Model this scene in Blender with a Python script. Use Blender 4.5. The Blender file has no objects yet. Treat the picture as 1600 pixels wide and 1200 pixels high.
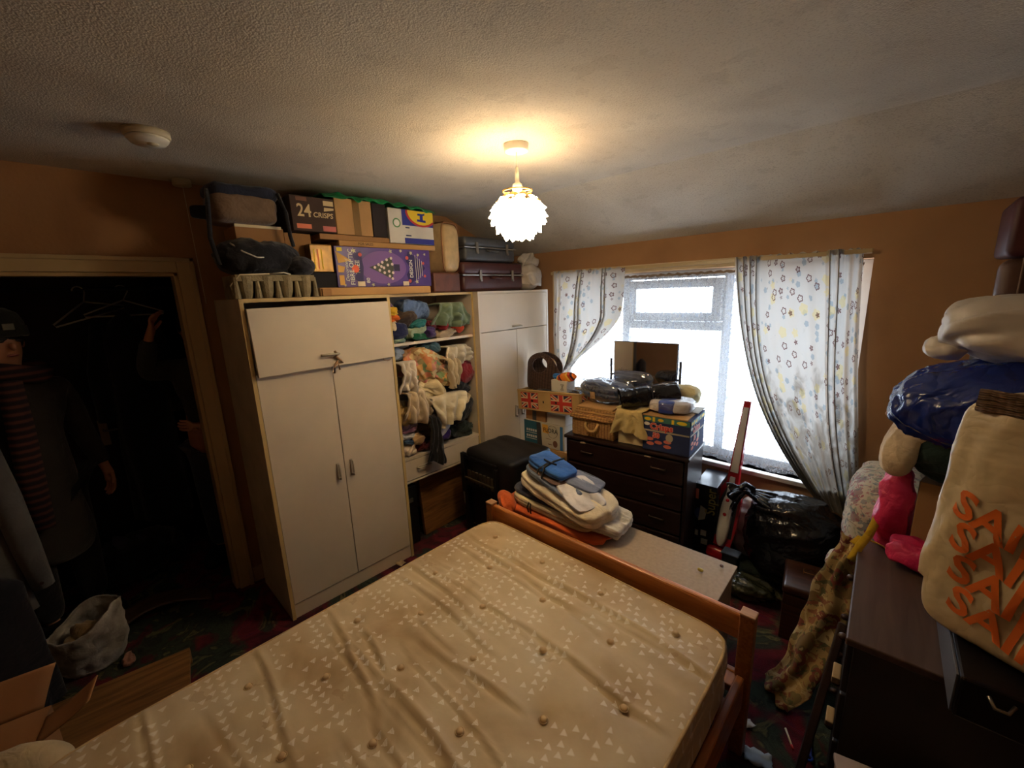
import bpy, bmesh, math, random
from mathutils import Vector, Matrix, noise
# ---------------------------------------------------------------- camera, world, light, exposure
scn = bpy.context.scene
COL = scn.collection
YAW, PITCH, ROLL = math.radians(44.13), math.radians(12.33), math.radians(-2.08)
Fw = Vector((-math.sin(YAW)*math.cos(PITCH), math.cos(YAW)*math.cos(PITCH), -math.sin(PITCH)))
Rt = Vector((math.cos(YAW), math.sin(YAW), 0)); Up = Rt.cross(Fw)
R2 = Rt*math.cos(ROLL)+Up*math.sin(ROLL); U2 = -Rt*math.sin(ROLL)+Up*math.cos(ROLL)
cd = bpy.data.cameras.new('camera'); cam = bpy.data.objects.new('camera', cd); COL.objects.link(cam)
cd.sensor_width = 36; cd.lens = 36*653.6/1600; cd.clip_start = .02
m = Matrix.Identity(4)
for i in range(3):
    m[i][0] = R2[i]; m[i][1] = U2[i]; m[i][2] = -Fw[i]
m.translation = Vector((0, 0, 1.75)); cam.matrix_world = m
scn.camera = cam
scn.view_settings.view_transform = 'Standard'; scn.view_settings.look = 'None'
scn.view_settings.gamma = 1; scn.view_settings.use_curve_mapping = False
scn.view_settings.exposure = 0.78
w = bpy.data.worlds.new('overcast_sky'); scn.world = w; w.use_nodes = True
bg = w.node_tree.nodes['Background']; bg.inputs[0].default_value = (.74, .86, 1, 1); bg.inputs[1].default_value = 7.5
# portal in the window opening so the sky light is sampled well
pl = bpy.data.lights.new('window_portal', 'AREA'); pl.shape = 'RECTANGLE'; pl.size = 2.05; pl.size_y = 1.32
pl.cycles.is_portal = True
po = bpy.data.objects.new('window_portal', pl); COL.objects.link(po); po.location = (-1.23, 3.17, 1.2)
po.rotation_euler = (math.radians(-90), 0, 0)
# bulb of the pendant lamp
bl = bpy.data.lights.new('pendant_bulb', 'POINT'); bl.energy = 1.1; bl.color = (1, .78, .52); bl.shadow_soft_size = .035
bo = bpy.data.objects.new('pendant_bulb', bl); COL.objects.link(bo); bo.location = (-1.335, 1.455, 2.135)

rnd = random.Random(7)
PI = math.pi
# ---------------------------------------------------------------- helpers
def lin(c):
    r = []
    for v in c:
        v /= 255.0
        r.append(v/12.92 if v <= .04045 else ((v+.055)/1.055)**2.4)
    return (*r, 1)
class NT:
    def __init__(s, name):
        s.m = bpy.data.materials.new(name); s.m.use_nodes = True; s.t = s.m.node_tree
        s.b = s.t.nodes['Principled BSDF']; s.out = s.t.nodes['Material Output']
    def n(s, typ, **kw):
        x = s.t.nodes.new(typ)
        for k, v in kw.items():
            if k.startswith('i_'): x.inputs[k[2:].replace('_', ' ')].default_value = v
            else: setattr(x, k, v)
        return x
    def l(s, a, b): s.t.links.new(a, b)
    def math(s, op, a, b=None, c=None):
        x = s.n('ShaderNodeMath', operation=op)
        for i, v in enumerate((a, b, c)):
            if v is None: continue
            if isinstance(v, (int, float)): x.inputs[i].default_value = v
            else: s.l(v, x.inputs[i])
        return x.outputs[0]
    def mix(s, f, a, b):
        x = s.n('ShaderNodeMix', data_type='RGBA')
        if isinstance(f, (int, float)): x.inputs[0].default_value = f
        else: s.l(f, x.inputs[0])
        for i, v in ((6, a), (7, b)):
            if isinstance(v, tuple): x.inputs[i].default_value = v
            else: s.l(v, x.inputs[i])
        return x.outputs[2]
    def ramp(s, f, stops):
        x = s.n('ShaderNodeValToRGB'); e = x.color_ramp.elements
        while len(e) < len(stops): e.new(.5)
        for q, (p, c) in zip(e, stops): q.position = p; q.color = c
        s.l(f, x.inputs[0]); return x.outputs[0]
    def noise(s, vec, scale, detail=3, dist=0):
        x = s.n('ShaderNodeTexNoise'); x.inputs['Scale'].default_value = scale; x.inputs['Detail'].default_value = detail
        x.inputs['Distortion'].default_value = dist
        if vec is not None: s.l(vec, x.inputs['Vector'])
        return x.outputs[0]
    def bump(s, h, st, dist=.01):
        x = s.n('ShaderNodeBump'); x.inputs['Strength'].default_value = st; x.inputs['Distance'].default_value = dist
        s.l(h, x.inputs['Height']); s.l(x.outputs[0], s.b.inputs['Normal'])
    def coord(s, which='Object'):
        return s.n('ShaderNodeTexCoord').outputs[which]
MC = {}
def mat(name, c, rough=.7, var=.12, scale=6, bump=.15, bscale=40, metal=0, sheen=0, coat=0, c2=None, alpha=1, emis=None, trans=0, ridge=0):
    if name in MC: return MC[name]
    t = NT(name); co = t.coord(); c = lin(c)
    dk = lin(c2) if c2 else tuple([v*(1-var*2) for v in c[:3]]+[1])
    f = t.noise(co, scale, 4)
    t.l(t.ramp(f, [(.35, dk), (.6, c)]), t.b.inputs['Base Color'])
    t.b.inputs['Roughness'].default_value = rough; t.b.inputs['Metallic'].default_value = metal
    t.b.inputs['Sheen Weight'].default_value = sheen; t.b.inputs['Coat Weight'].default_value = coat
    if ridge:
        a = t.math('ABSOLUTE', t.math('SUBTRACT', t.noise(co, bscale, 3, 1.2), .5)); b = t.math('ABSOLUTE', t.math('SUBTRACT', t.noise(co, bscale*2.7, 2, .6), .5))
        t.bump(t.math('ADD', a, t.math('MULTIPLY', b, .5)), bump, ridge)
    elif bump: t.bump(t.noise(co, bscale, 3), bump, .004)
    if alpha < 1: t.b.inputs['Alpha'].default_value = alpha
    if trans: t.b.inputs['Transmission Weight'].default_value = trans
    if emis: t.b.inputs['Emission Color'].default_value = lin(emis[0]); t.b.inputs['Emission Strength'].default_value = emis[1]
    MC[name] = t.m; return t.m
def cloth(name, c, c2=None): return mat(name, c, rough=.95, var=.1, scale=9, bump=.55, bscale=8, sheen=.2, c2=c2, ridge=.02)
def plastic(name, c, rough=.3, c2=None): return mat(name, c, rough=rough, var=.08, scale=5, bump=.6, bscale=4.5, c2=c2, ridge=.05)
def board(name, c, c2=None): return mat(name, c, rough=.85, var=.08, scale=4, bump=.1, bscale=90, c2=c2)
def wood(name, c, c2, rough=.4, axis=0, sc=3):
    if name in MC: return MC[name]
    t = NT(name); mp = t.n('ShaderNodeMapping'); t.l(t.coord(), mp.inputs[0])
    s = [14, 14, 14]; s[axis] = 1.2; mp.inputs['Scale'].default_value = s
    f = t.noise(mp.outputs[0], sc, 5, 1.2)
    t.l(t.ramp(f, [(.3, lin(c2)), (.65, lin(c))]), t.b.inputs['Base Color']); t.b.inputs['Roughness'].default_value = rough
    t.bump(f, .08, .003); MC[name] = t.m; return t.m

def mk(name, bm, mt, parent=None, smooth=False, loc=None, rot=None):
    me = bpy.data.meshes.new(name); bmesh.ops.recalc_face_normals(bm, faces=bm.faces); bm.to_mesh(me); bm.free()
    if smooth: me.polygons.foreach_set('use_smooth', [True]*len(me.polygons))
    o = bpy.data.objects.new(name, me); COL.objects.link(o)
    for q in (mt if isinstance(mt, (list, tuple)) else [mt]): me.materials.append(q)
    if parent: o.parent = parent
    if loc: o.location = loc
    if rot: o.rotation_euler = rot
    return o
def tag(o, label=None, cat=None, group=None, kind=None):
    if label: o['label'] = label
    if cat: o['category'] = cat
    if group: o['group'] = group
    if kind: o['kind'] = kind
    return o
def thing(name, label, cat, loc=(0, 0, 0), rz=0, group=None, rot=None):
    o = bpy.data.objects.new(name, None); COL.objects.link(o); o.empty_display_size = .1
    o.location = loc; o.rotation_euler = rot if rot else (0, 0, rz)
    return tag(o, label, cat, group)
def B(bm, c, s, bev=0, rz=0, seg=2, M=None):
    """box of size s centred on c"""
    q = bmesh.new(); bmesh.ops.create_cube(q, size=1)
    bmesh.ops.scale(q, vec=s, verts=q.verts)
    if bev: bmesh.ops.bevel(q, geom=list(q.edges), offset=min(bev, min(s)*.45), segments=seg, affect='EDGES', profile=.5)
    X = Matrix.Translation(c) @ Matrix.Rotation(rz, 4, 'Z')
    if M: X = Matrix.Translation(c) @ M.to_4x4()
    bmesh.ops.transform(q, matrix=X, verts=q.verts)
    me = bpy.data.meshes.new('t'); q.to_mesh(me); q.free(); bm.from_mesh(me); bpy.data.meshes.remove(me)
    return bm
def bx(lo, hi, bev=0):
    return B(bmesh.new(), [(a+b)/2 for a, b in zip(lo, hi)], [abs(b-a) for a, b in zip(lo, hi)], bev)
def abx(bm, lo, hi, bev=0):
    return B(bm, [(a+b)/2 for a, b in zip(lo, hi)], [abs(b-a) for a, b in zip(lo, hi)], bev)
def tube(bm, pts, r, n=8, cap=True):
    pts = [Vector(p) for p in pts]; rs = r if isinstance(r, (list, tuple)) else [r]*len(pts); rings = []
    ref = Vector((0, 0, 1))
    for i, p in enumerate(pts):
        d = (pts[min(i+1, len(pts)-1)]-pts[max(i-1, 0)]).normalized()
        if abs(d.dot(ref)) > .95: ref = Vector((1, 0, 0))
        a = d.cross(ref).normalized(); b = d.cross(a)
        ref = b if False else ref
        rings.append([bm.verts.new(p+(a*math.cos(k*2*PI/n)+b*math.sin(k*2*PI/n))*rs[i]) for k in range(n)])
    for q, s in zip(rings, rings[1:]):
        for k in range(n): bm.faces.new((q[k], q[(k+1) % n], s[(k+1) % n], s[k]))
    if cap: bm.faces.new(rings[0][::-1]); bm.faces.new(rings[-1])
    return bm
def lathe(bm, prof, n=32, c=(0, 0, 0)):
    rings = [[bm.verts.new((c[0]+r*math.cos(k*2*PI/n), c[1]+r*math.sin(k*2*PI/n), c[2]+z)) for k in range(n)] for r, z in prof]
    for q, s in zip(rings, rings[1:]):
        for k in range(n): bm.faces.new((q[k], q[(k+1) % n], s[(k+1) % n], s[k]))
    if prof[0][0] > .0005: bm.faces.new(rings[0])
    if prof[-1][0] > .0005: bm.faces.new(rings[-1])
    bmesh.ops.remove_doubles(bm, verts=bm.verts, dist=.0002)
    return bm
def sheet(bm, nu, nv, f, uvs=(1, 1)):
    uvl = bm.loops.layers.uv.verify()
    g = [[bm.verts.new(f(i/nu, j/nv)) for j in range(nv+1)] for i in range(nu+1)]
    for i in range(nu):
        for j in range(nv):
            fc = bm.faces.new((g[i][j], g[i+1][j], g[i+1][j+1], g[i][j+1]))
            for lp, (a, b) in zip(fc.loops, ((i, j), (i+1, j), (i+1, j+1), (i, j+1))): lp[uvl].uv = (a/nu*uvs[0], b/nv*uvs[1])
    return bm
def thick(o, t):
    md = o.modifiers.new('thickness', 'SOLIDIFY'); md.thickness = t; md.offset = 0; return o
def soft(s, e=3, amp=.01, fr=10, seed=0, n=18, layers=0, dirv=(1, 0, 0), aniso=.3, flat=0, lamp=.006, sag=0, M=None, c=(0, 0, 0)):
    """superellipsoid of half sizes s with folds; flat: bottom flattened"""
    q = bmesh.new(); bmesh.ops.create_cube(q, size=2)
    bmesh.ops.subdivide_edges(q, edges=list(q.edges), cuts=n, use_grid_fill=True)
    dv = Vector(dirv).normalized(); off = Vector((seed*3.7, seed*1.3, seed*7.1))
    for v in q.verts:
        p = v.co; k = (abs(p.x)**e+abs(p.y)**e+abs(p.z)**e)**(1/e); p = p/k
        P = Vector((p.x*s[0], p.y*s[1], p.z*s[2])); N = Vector((p.x/s[0], p.y/s[1], p.z/s[2])).normalized()
        a = P-dv*P.dot(dv)*(1-aniso)
        w1 = noise.noise(a*fr*.5+off); W = off+Vector((w1, -w1, w1))*1.6
        d = (.45-abs(noise.noise(a*fr+W))*1.9)*amp*1.5 + noise.noise(P*fr*.4+off*2)*amp*1.8+(.3-abs(noise.noise(a*fr*2.2+W*1.7)))*amp*1.3+(.3-abs(noise.noise(P*fr*4.1+W)))*amp*.3
        if layers:
            side = 1-abs(N.z)
            d -= lamp*side*(abs(math.cos((p.z*.5+.5)*layers*PI+noise.noise(P*3+off)*1.1)))**3
        if flat and p.z < -.6: d = min(d, 0)
        P = P+N*d
        if sag: P.z -= sag*(P.x/s[0])**2
        v.co = P+Vector(c) if M is None else M @ P + Vector(c)
    return q
def sofo(name, mt, s, loc=None, parent=None, rot=None, **k):
    return mk(name, soft(s, **k), mt, parent, True, loc, rot)
def decal(name, polys, mt, parent, o, xd, yd, off=.0012):
    """flat printed shapes on a face: o origin, xd/yd face axes"""
    o, xd, yd = Vector(o), Vector(xd), Vector(yd); nn = xd.cross(yd).normalized(); bm = bmesh.new()
    for P in polys:
        vs = [bm.verts.new(o+xd*x+yd*y+nn*off) for x, y in P]
        if len(vs) > 2: bm.faces.new(vs)
    me = bpy.data.meshes.new(name); bm.to_mesh(me); bm.free(); me.materials.append(mt)
    ob = bpy.data.objects.new(name, me); COL.objects.link(ob); ob.parent = parent
    return ob
def rect(x0, y0, x1, y1): return [(x0, y0), (x1, y0), (x1, y1), (x0, y1)]
def ell(cx, cy, a, b, n=20): return [(cx+a*math.cos(k*2*PI/n), cy+b*math.sin(k*2*PI/n)) for k in range(n)]
def text(s, size, mt, parent, o, xd, yd, off=.002, bold=.0, name='lettering', shear=0, sx=1, align='CENTER'):
    cu = bpy.data.curves.new('t', 'FONT'); cu.body = s; cu.size = size; cu.align_x = align; cu.align_y = 'CENTER'
    cu.offset = bold; cu.resolution_u = 3; cu.shear = shear
    to = bpy.data.objects.new('t', cu); COL.objects.link(to)
    bpy.context.view_layer.update()
    me = bpy.data.meshes.new_from_object(to.evaluated_get(bpy.context.evaluated_depsgraph_get()))
    bpy.data.objects.remove(to); bpy.data.curves.remove(cu)
    xd, yd = Vector(xd).normalized(), Vector(yd).normalized(); nn = xd.cross(yd).normalized(); o = Vector(o)
    for v in me.vertices: v.co = o+xd*v.co.x*sx+yd*v.co.y+nn*off
    me.name = name; me.materials.clear(); me.materials.append(mt)
    ob = bpy.data.objects.new(name, me); COL.objects.link(ob); ob.parent = parent
    return ob
XP, YP, ZP = Vector((1, 0, 0)), Vector((0, 1, 0)), Vector((0, 0, 1))

# ---------------------------------------------------------------- materials of the setting
def m_wall():
    t = NT('wallpaper_orange_brown'); co = t.coord()
    f = t.noise(co, 1.6, 5); g = t.noise(co, 60, 3)
    c = t.ramp(f, [(.3, lin((160, 118, 80))), (.65, lin((182, 138, 96)))])
    t.l(c, t.b.inputs['Base Color']); t.b.inputs['Roughness'].default_value = .9
    t.bump(g, .3, .003); return t.m
def m_ceil():
    t = NT('textured_ceiling'); co = t.coord()
    f = t.noise(co, 1.3, 6, .5); g = t.noise(co, 130, 4); h = t.noise(co, 9, 5)
    v = t.n('ShaderNodeTexVoronoi'); v.inputs['Scale'].default_value = 200; t.l(co, v.inputs['Vector'])
    c = t.ramp(f, [(.25, lin((176, 164, 148))), (.55, lin((206, 196, 180))), (.8, lin((216, 208, 194)))])
    c = t.mix(t.math('MULTIPLY', t.math('GREATER_THAN', h, .62), .12), c, lin((120, 108, 92)))
    c = t.mix(t.math('MULTIPLY', t.math('LESS_THAN', g, .42), .25), c, lin((140, 126, 108)))
    t.l(c, t.b.inputs['Base Color']); t.b.inputs['Roughness'].default_value = .95
    t.bump(t.math('ADD', t.math('MULTIPLY', g, 1.0), t.math('MULTIPLY', v.outputs[0], .8)), .5, .0026); return t.m
def m_carpet():
    t = NT('floral_carpet'); co = t.coord()
    f = t.noise(co, 2.6, 5, 1.5); g = t.noise(co, 5.5, 6, 2.5); p = t.noise(co, 260, 2)
    c = t.ramp(g, [(.30, lin((16, 20, 16))), (.45, lin((44, 56, 44))), (.55, lin((30, 36, 30))), (.62, lin((96, 92, 60))), (.72, lin((30, 30, 26)))])
    r = t.ramp(g, [(.35, lin((50, 6, 18))), (.6, lin((104, 16, 34))), (.75, lin((70, 10, 50)))])
    c = t.mix(t.ramp(f, [(.5, (0, 0, 0, 1)), (.56, (1, 1, 1, 1))]), c, r)
    t.l(c, t.b.inputs['Base Color']); t.b.inputs['Roughness'].default_value = 1
    t.bump(p, .6, .006); return t.m
def m_floral(name, base, c1, c2, c3, scale, translucent=0, uv=True, density=.5, big=1, mottle=None, dirt_shade=0):
    t = NT(name); co = t.coord('UV' if uv else 'Object')
    def layer(sc, seed):
        mp = t.n('ShaderNodeMapping'); mp.inputs['Location'].default_value = (seed*1.7, seed*.9, seed*2.3); t.l(co, mp.inputs[0])
        v = t.n('ShaderNodeTexVoronoi'); v.inputs['Scale'].default_value = sc; v.inputs['Randomness'].default_value = .85
        t.l(mp.outputs[0], v.inputs['Vector'])
        sv = t.n('ShaderNodeVectorMath', operation='SCALE'); t.l(mp.outputs[0], sv.inputs[0]); sv.inputs['Scale'].default_value = 1
        sb = t.n('ShaderNodeVectorMath', operation='SUBTRACT'); t.l(sv.outputs[0], sb.inputs[0]); t.l(v.outputs['Position'], sb.inputs[1])
        sp = t.n('ShaderNodeSeparateXYZ'); t.l(sb.outputs[0], sp.inputs[0])
        an = t.math('ARCTAN2', sp.outputs[1], sp.outputs[0])
        d = t.math('ADD', t.math('MULTIPLY', v.outputs['Distance'], 1/big), t.math('MULTIPLY', t.math('ABSOLUTE', t.math('SINE', t.math('MULTIPLY', an, 2.5))), -.06))
        cs = t.n('ShaderNodeSeparateColor'); t.l(v.outputs['Color'], cs.inputs[0])
        return d, cs.outputs[0]
    d, h = layer(scale, 1)
    ring = t.math('MULTIPLY', t.math('LESS_THAN', t.math('ABSOLUTE', t.math('SUBTRACT', d, .12)), .034), t.math('LESS_THAN', h, density))
    d2, h2 = layer(scale*.8, 4)
    blob = t.math('MULTIPLY', t.math('LESS_THAN', d2, .2), t.math('LESS_THAN', h2, density*.5))
    d3, h3 = layer(scale*1.6, 9)
    leaf = t.math('MULTIPLY', t.math('LESS_THAN', d3, .22), t.math('LESS_THAN', h3, density*.5))
    f = t.noise(co, scale*.3, 4)
    c = t.mix(t.math('MULTIPLY', f, .35), lin(base), tuple([v*.72 for v in lin(base)[:3]]+[1]))
    c = t.mix(t.math('MULTIPLY', leaf, .55), c, lin(c3)); c = t.mix(t.math('MULTIPLY', blob, .6), c, lin(c2)); c = t.mix(t.math('MULTIPLY', ring, .85), c, lin(c1))
    if dirt_shade:  # towards the hem, brown noise paints mould and the stacked folds' shade
        su = t.n('ShaderNodeSeparateXYZ'); t.l(co, su.inputs[0]); q = t.noise(co, .55, 5, 1)
        q = t.math('ADD', q, t.math('MULTIPLY', t.math('SUBTRACT', su.outputs[1], dirt_shade), .045))
        c = t.mix(t.math('MULTIPLY', t.math('SMOOTH_MIN', t.math('MAXIMUM', t.math('SUBTRACT', q, .55), 0), .25, .1), 2.6), c, lin((96, 80, 58)))
    if mottle:
        for sc, cc in zip((1.0, 1.3, .8), mottle):
            q = t.noise(co, scale*sc*1.4, 3, 1.5); c = t.mix(t.math('MULTIPLY', t.math('GREATER_THAN', q, .60), .7), c, lin(cc))
    t.l(c, t.b.inputs['Base Color']); t.b.inputs['Roughness'].default_value = .95
    if translucent:
        tr = t.n('ShaderNodeBsdfTranslucent'); t.l(c, tr.inputs[0]); mx = t.n('ShaderNodeMixShader'); mx.inputs[0].default_value = translucent
        t.l(t.b.outputs[0], mx.inputs[1]); t.l(tr.outputs[0], mx.inputs[2]); t.l(mx.outputs[0], t.out.inputs[0])
    return t.m
def m_lace():
    t = NT('net_lace'); co = t.coord('UV')
    v = t.n('ShaderNodeTexVoronoi'); v.inputs['Scale'].default_value = 46; v.feature = 'DISTANCE_TO_EDGE'; t.l(co, v.inputs['Vector'])
    n1 = t.noise(co, 14, 4, 1.6)
    thread = t.math('MAXIMUM', t.math('LESS_THAN', v.outputs[0], .075), t.math('GREATER_THAN', n1, .56))
    a = t.math('ADD', t.math('MULTIPLY', thread, .66), .26)
    tr = t.n('ShaderNodeBsdfTransparent'); tl = t.n('ShaderNodeBsdfTranslucent'); tl.inputs[0].default_value = lin((170, 176, 186))
    df = t.n('ShaderNodeBsdfDiffuse'); df.inputs[0].default_value = lin((150, 144, 136))
    m1 = t.n('ShaderNodeMixShader'); m1.inputs[0].default_value = .72; t.l(tl.outputs[0], m1.inputs[1]); t.l(df.outputs[0], m1.inputs[2])
    m2 = t.n('ShaderNodeMixShader'); t.l(a, m2.inputs[0]); t.l(tr.outputs[0], m2.inputs[1]); t.l(m1.outputs[0], m2.inputs[2])
    t.l(m2.outputs[0], t.out.inputs[0]); return t.m
WALL, CEIL, CARPET = m_wall(), m_ceil(), m_carpet()
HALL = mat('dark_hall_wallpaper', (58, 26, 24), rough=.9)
TRIM = mat('cream_gloss_paint', (196, 172, 128), rough=.35, var=.06, scale=3, bump=.05)
WHITE_U = mat('white_window_frame', (225, 228, 230), rough=.35, var=.03, bump=0)
BOARDW = mat('white_laminate', (214, 200, 180), rough=.42, var=.04, scale=2.5, bump=.03)
EDGE = mat('yellowed_edge_strip', (206, 178, 120), rough=.5, var=.06, bump=.03)
SHADOWG = mat('shaded_laminate_side', (196, 184, 164), rough=.6, var=.1)  # white laminate greyed to carry the shade on the left wardrobe's side

# ---------------------------------------------------------------- the room
def struct(name, bm, m, parent=None, smooth=False):
    o = mk(name, bm, m, parent, smooth)
    if not parent: o['kind'] = 'structure'
    return o
XL, XR, YB, YW, ZC = -2.865, .75, -.95, 2.95, 2.37
struct('floor', bx((-4.6, YB, -.1), (XR, 3.2, 0)), CARPET)
bm = bx((-4.6, YB, ZC), (XR+.1, 2.25, ZC+.1))
vs = [bm.verts.new(p) for p in ((XL, 2.25, ZC), (XR+.1, 2.25, ZC), (XR+.1, 2.97, 2.07), (XL, 2.97, 2.07), (XL, 2.25, ZC+.1), (XR+.1, 2.25, ZC+.1), (XR+.1, 3.2, 2.17), (XL, 3.2, 2.17))]
for q in ((0, 1, 2, 3), (4, 5, 6, 7), (0, 1, 5, 4), (3, 2, 6, 7), (1, 2, 6, 5), (0, 3, 7, 4)): bm.faces.new([vs[i] for i in q])
struct('ceiling', bm, CEIL)
# left wall with doorway (opening Y -0.42..0.42, z 0..1.91)
DY0, DY1, DZ = -.46, .435, 1.915
bm = bx((XL-.1, DY1, 0), (XL, 3.2, ZC)); abx(bm, (XL-.1, YB, 0), (XL, DY0, ZC)); abx(bm, (XL-.1, DY0, DZ), (XL, DY1, ZC))
struct('wall_left', bm, WALL)
# window wall with opening
WX0, WX1, WZ0, WZ1 = -2.27, -.2, .55, 1.86
bm = bx((XL, YW, 0), (XR+.1, 3.2, WZ0)); abx(bm, (XL, YW, WZ1), (XR+.1, 3.2, 2.2))
abx(bm, (XL, YW, WZ0), (WX0, 3.2, WZ1)); abx(bm, (WX1, YW, WZ0), (XR+.1, 3.2, WZ1))
struct('wall_front', bm, WALL)
struct('wall_right', bx((XR, YB, 0), (XR+.1, 3.2, ZC)), WALL)
struct('wall_back', bx((-4.6, YB-.1, 0), (XR+.1, YB, ZC)), WALL)
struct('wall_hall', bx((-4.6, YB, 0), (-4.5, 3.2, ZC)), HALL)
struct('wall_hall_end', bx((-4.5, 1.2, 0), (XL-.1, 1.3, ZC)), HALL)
# door casing
bm = bx((XL, DY1, 0), (XL+.02, DY1+.075, DZ+.075), .004); abx(bm, (XL, DY0-.075, 0), (XL+.02, DY0, DZ+.075), .004)
abx(bm, (XL, DY0, DZ), (XL+.02, DY1, DZ+.075), .004)
abx(bm, (XL, DY1+.055, 0), (XL+.03, DY1+.075, DZ+.075), .003); abx(bm, (XL, DY0-.075, DZ+.055), (XL+.03, DY1+.075, DZ+.075), .003)
abx(bm, (XL-.1, DY1-.018, 0), (XL, DY1, DZ), .002); abx(bm, (XL-.1, DY0, DZ-.018), (XL, DY1, DZ), .002); abx(bm, (XL-.1, DY0, 0), (XL, DY0+.018, DZ), .002)
struct('trim_1', bm, TRIM)
struct('baseboard_left', bx((XL, DY1+.08, 0), (XL+.015, 1.0, .1), .004), TRIM)
bm = bx((-.9, YW-.015, 0), (XR, YW, .1), .004)
struct('baseboard_front', bm, TRIM)
# hallway door standing open behind the hanging coats
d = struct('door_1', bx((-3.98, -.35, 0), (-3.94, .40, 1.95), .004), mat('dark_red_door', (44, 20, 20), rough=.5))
h = mk('door_handle', bx((-3.94, .0, 1.02-.20), (-3.93, .045, 1.0), .003), mat('cream_handle_plate', (210, 196, 160), rough=.4), d)
mk('lever', tube(bmesh.new(), [(-3.93, .02, .93), (-3.89, .02, .93), (-3.885, .1, .93)], .007), mat('steel', (170, 165, 155), rough=.3, metal=.9, bump=0), h)

# window
wr = bpy.data.objects.new('window_1', None); COL.objects.link(wr); wr.location = (0, 0, 0); wr['kind'] = 'structure'
YG = 3.1
bm = bmesh.new()
def fr(x0, x1, z0, z1, t=.045, d0=YG-.03, d1=YG+.03):
    abx(bm, (x0, d0, z0), (x0+t, d1, z1), .004); abx(bm, (x1-t, d0, z0), (x1, d1, z1), .004)
    abx(bm, (x0+t, d0, z0), (x1-t, d1, z0+t), .004); abx(bm, (x0+t, d0, z1-t), (x1-t, d1, z1), .004)
fr(WX0, WX1, WZ0, WZ1, .05)
for x in (-1.68, -.93): abx(bm, (x-.03, YG-.03, WZ0+.05), (x+.03, YG+.03, WZ1-.05), .004)
abx(bm, (-1.65, YG-.03, 1.44), (-.96, YG+.03, 1.50), .004)
fr(-1.645, -.965, 1.505, 1.80, .06, YG-.055, YG+.02)
mk('window_frame', bm, WHITE_U, wr)
gt = NT('window_glass'); trn = gt.n('ShaderNodeBsdfTransparent'); gl = gt.n('ShaderNodeBsdfGlossy'); gl.inputs['Roughness'].default_value = .02
mx = gt.n('ShaderNodeMixShader'); mx.inputs[0].default_value = .05; gt.l(trn.outputs[0], mx.inputs[1]); gt.l(gl.outputs[0], mx.inputs[2]); gt.l(mx.outputs[0], gt.out.inputs[0])
mk('glass', bx((WX0+.04, YG-.003, WZ0+.04), (WX1-.04, YG+.003, WZ1-.04)), gt.m, wr)
mk('window_sill', bx((WX0-.03, YW-.045, WZ0-.03), (WX1+.03, YG-.03, WZ0), .006), mat('dirty_white_sill', (206, 200, 190), rough=.5, var=.15, scale=12), wr)
# boards above / beside the window
bm = bx((WX0-.04, YW-.02, WZ1-.0), (-.62, YW, WZ1+.055), .004); abx(bm, (WX0-.04, YW-.02, 1.0), (WX0+.012, YW, WZ1), .003)
struct('trim_2', bm, mat('cream_window_board', (214, 190, 150), rough=.5, var=.08))
# ---------------------------------------------------------------- pendant lamp
STEEL = mat('steel', (170, 165, 155), rough=.3, metal=.9, bump=0)
PLW = mat('white_plastic', (226, 220, 204), rough=.4, var=.03, bump=0)
CREAMP = mat('aged_white_plastic', (214, 200, 168), rough=.45, var=.05, bump=0)
LX, LY = -1.335, 1.455
t = thing('pendant_lamp', 'lit pendant lamp with a globe of overlapping white petals, hanging from the ceiling', 'lamp', (LX, LY, ZC))
mk('ceiling_rose', lathe(bmesh.new(), [(0.045, -.03), (.052, -.028), (.053, -.003), (.053, 0)]), PLW, t, True)
mk('cord', tube(bmesh.new(), [(0, 0, -.028), (0, 0, -.16)], .003), PLW, t)
mk('lamp_holder', lathe(bmesh.new(), [(.006, -.09), (.009, -.12), (.010, -.15), (.02, -.158), (.022, -.19), (.016, -.2)], 16), PLW, t, True)
ps = NT('glowing_shade_petals'); ps.b.inputs['Base Color'].default_value = lin((250, 240, 215)); ps.b.inputs['Emission Color'].default_value = (1, .78, .50, 1); ps.b.inputs['Emission Strength'].default_value = 17
bm = bmesh.new(); R0, zc0 = .112, -.268
def petal(bm, th, ph, w, h, tilt):
    n = Vector((math.sin(ph)*math.cos(th), math.sin(ph)*math.sin(th), math.cos(ph)*(.72 if ph < 1.57 else 1.0))); T = Vector((-math.sin(th), math.cos(th), 0)); D = T.cross(n).normalized()
    if D.z > 0: D = -D
    base = Vector((0, 0, zc0))+n*R0; g = []
    for i in range(5):
        a = -1+i*.5; row = []
        for j in range(5):
            b = j/4; ww = w*(math.sin(PI*min(b*.75+.22, 1))**.7); row.append(bm.verts.new(base+T*a*ww+D*h*b+n*(tilt*b*b-.012*a*a)))
        g.append(row)
    for i in range(4):
        for j in range(4): bm.faces.new((g[i][j], g[i+1][j], g[i+1][j+1], g[i][j+1]))
for k in range(8): petal(bm, (k+.5)*2*PI/8, .55, R0*math.sin(.55)*PI/8*1.5, .058, .004)
gold = mat('gilt_petals', (226, 190, 120), rough=.35, metal=.2, bump=0)
thick(mk('top_petals', bm, gold, t, True), .0012); bm = bmesh.new()
for r, (ph, n) in enumerate([(.85, 10), (1.2, 12), (1.5, 12), (1.85, 11), (2.2, 9), (2.55, 6)]):
    for k in range(n): petal(bm, (k+.5*(r % 2))*2*PI/n, ph, R0*math.sin(ph)*PI/n*1.35, .062, .013 if r < 5 else -.004)
thick(mk('lamp_shade', bm, ps.m, t, True), .0008)
bm = bmesh.new()
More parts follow.
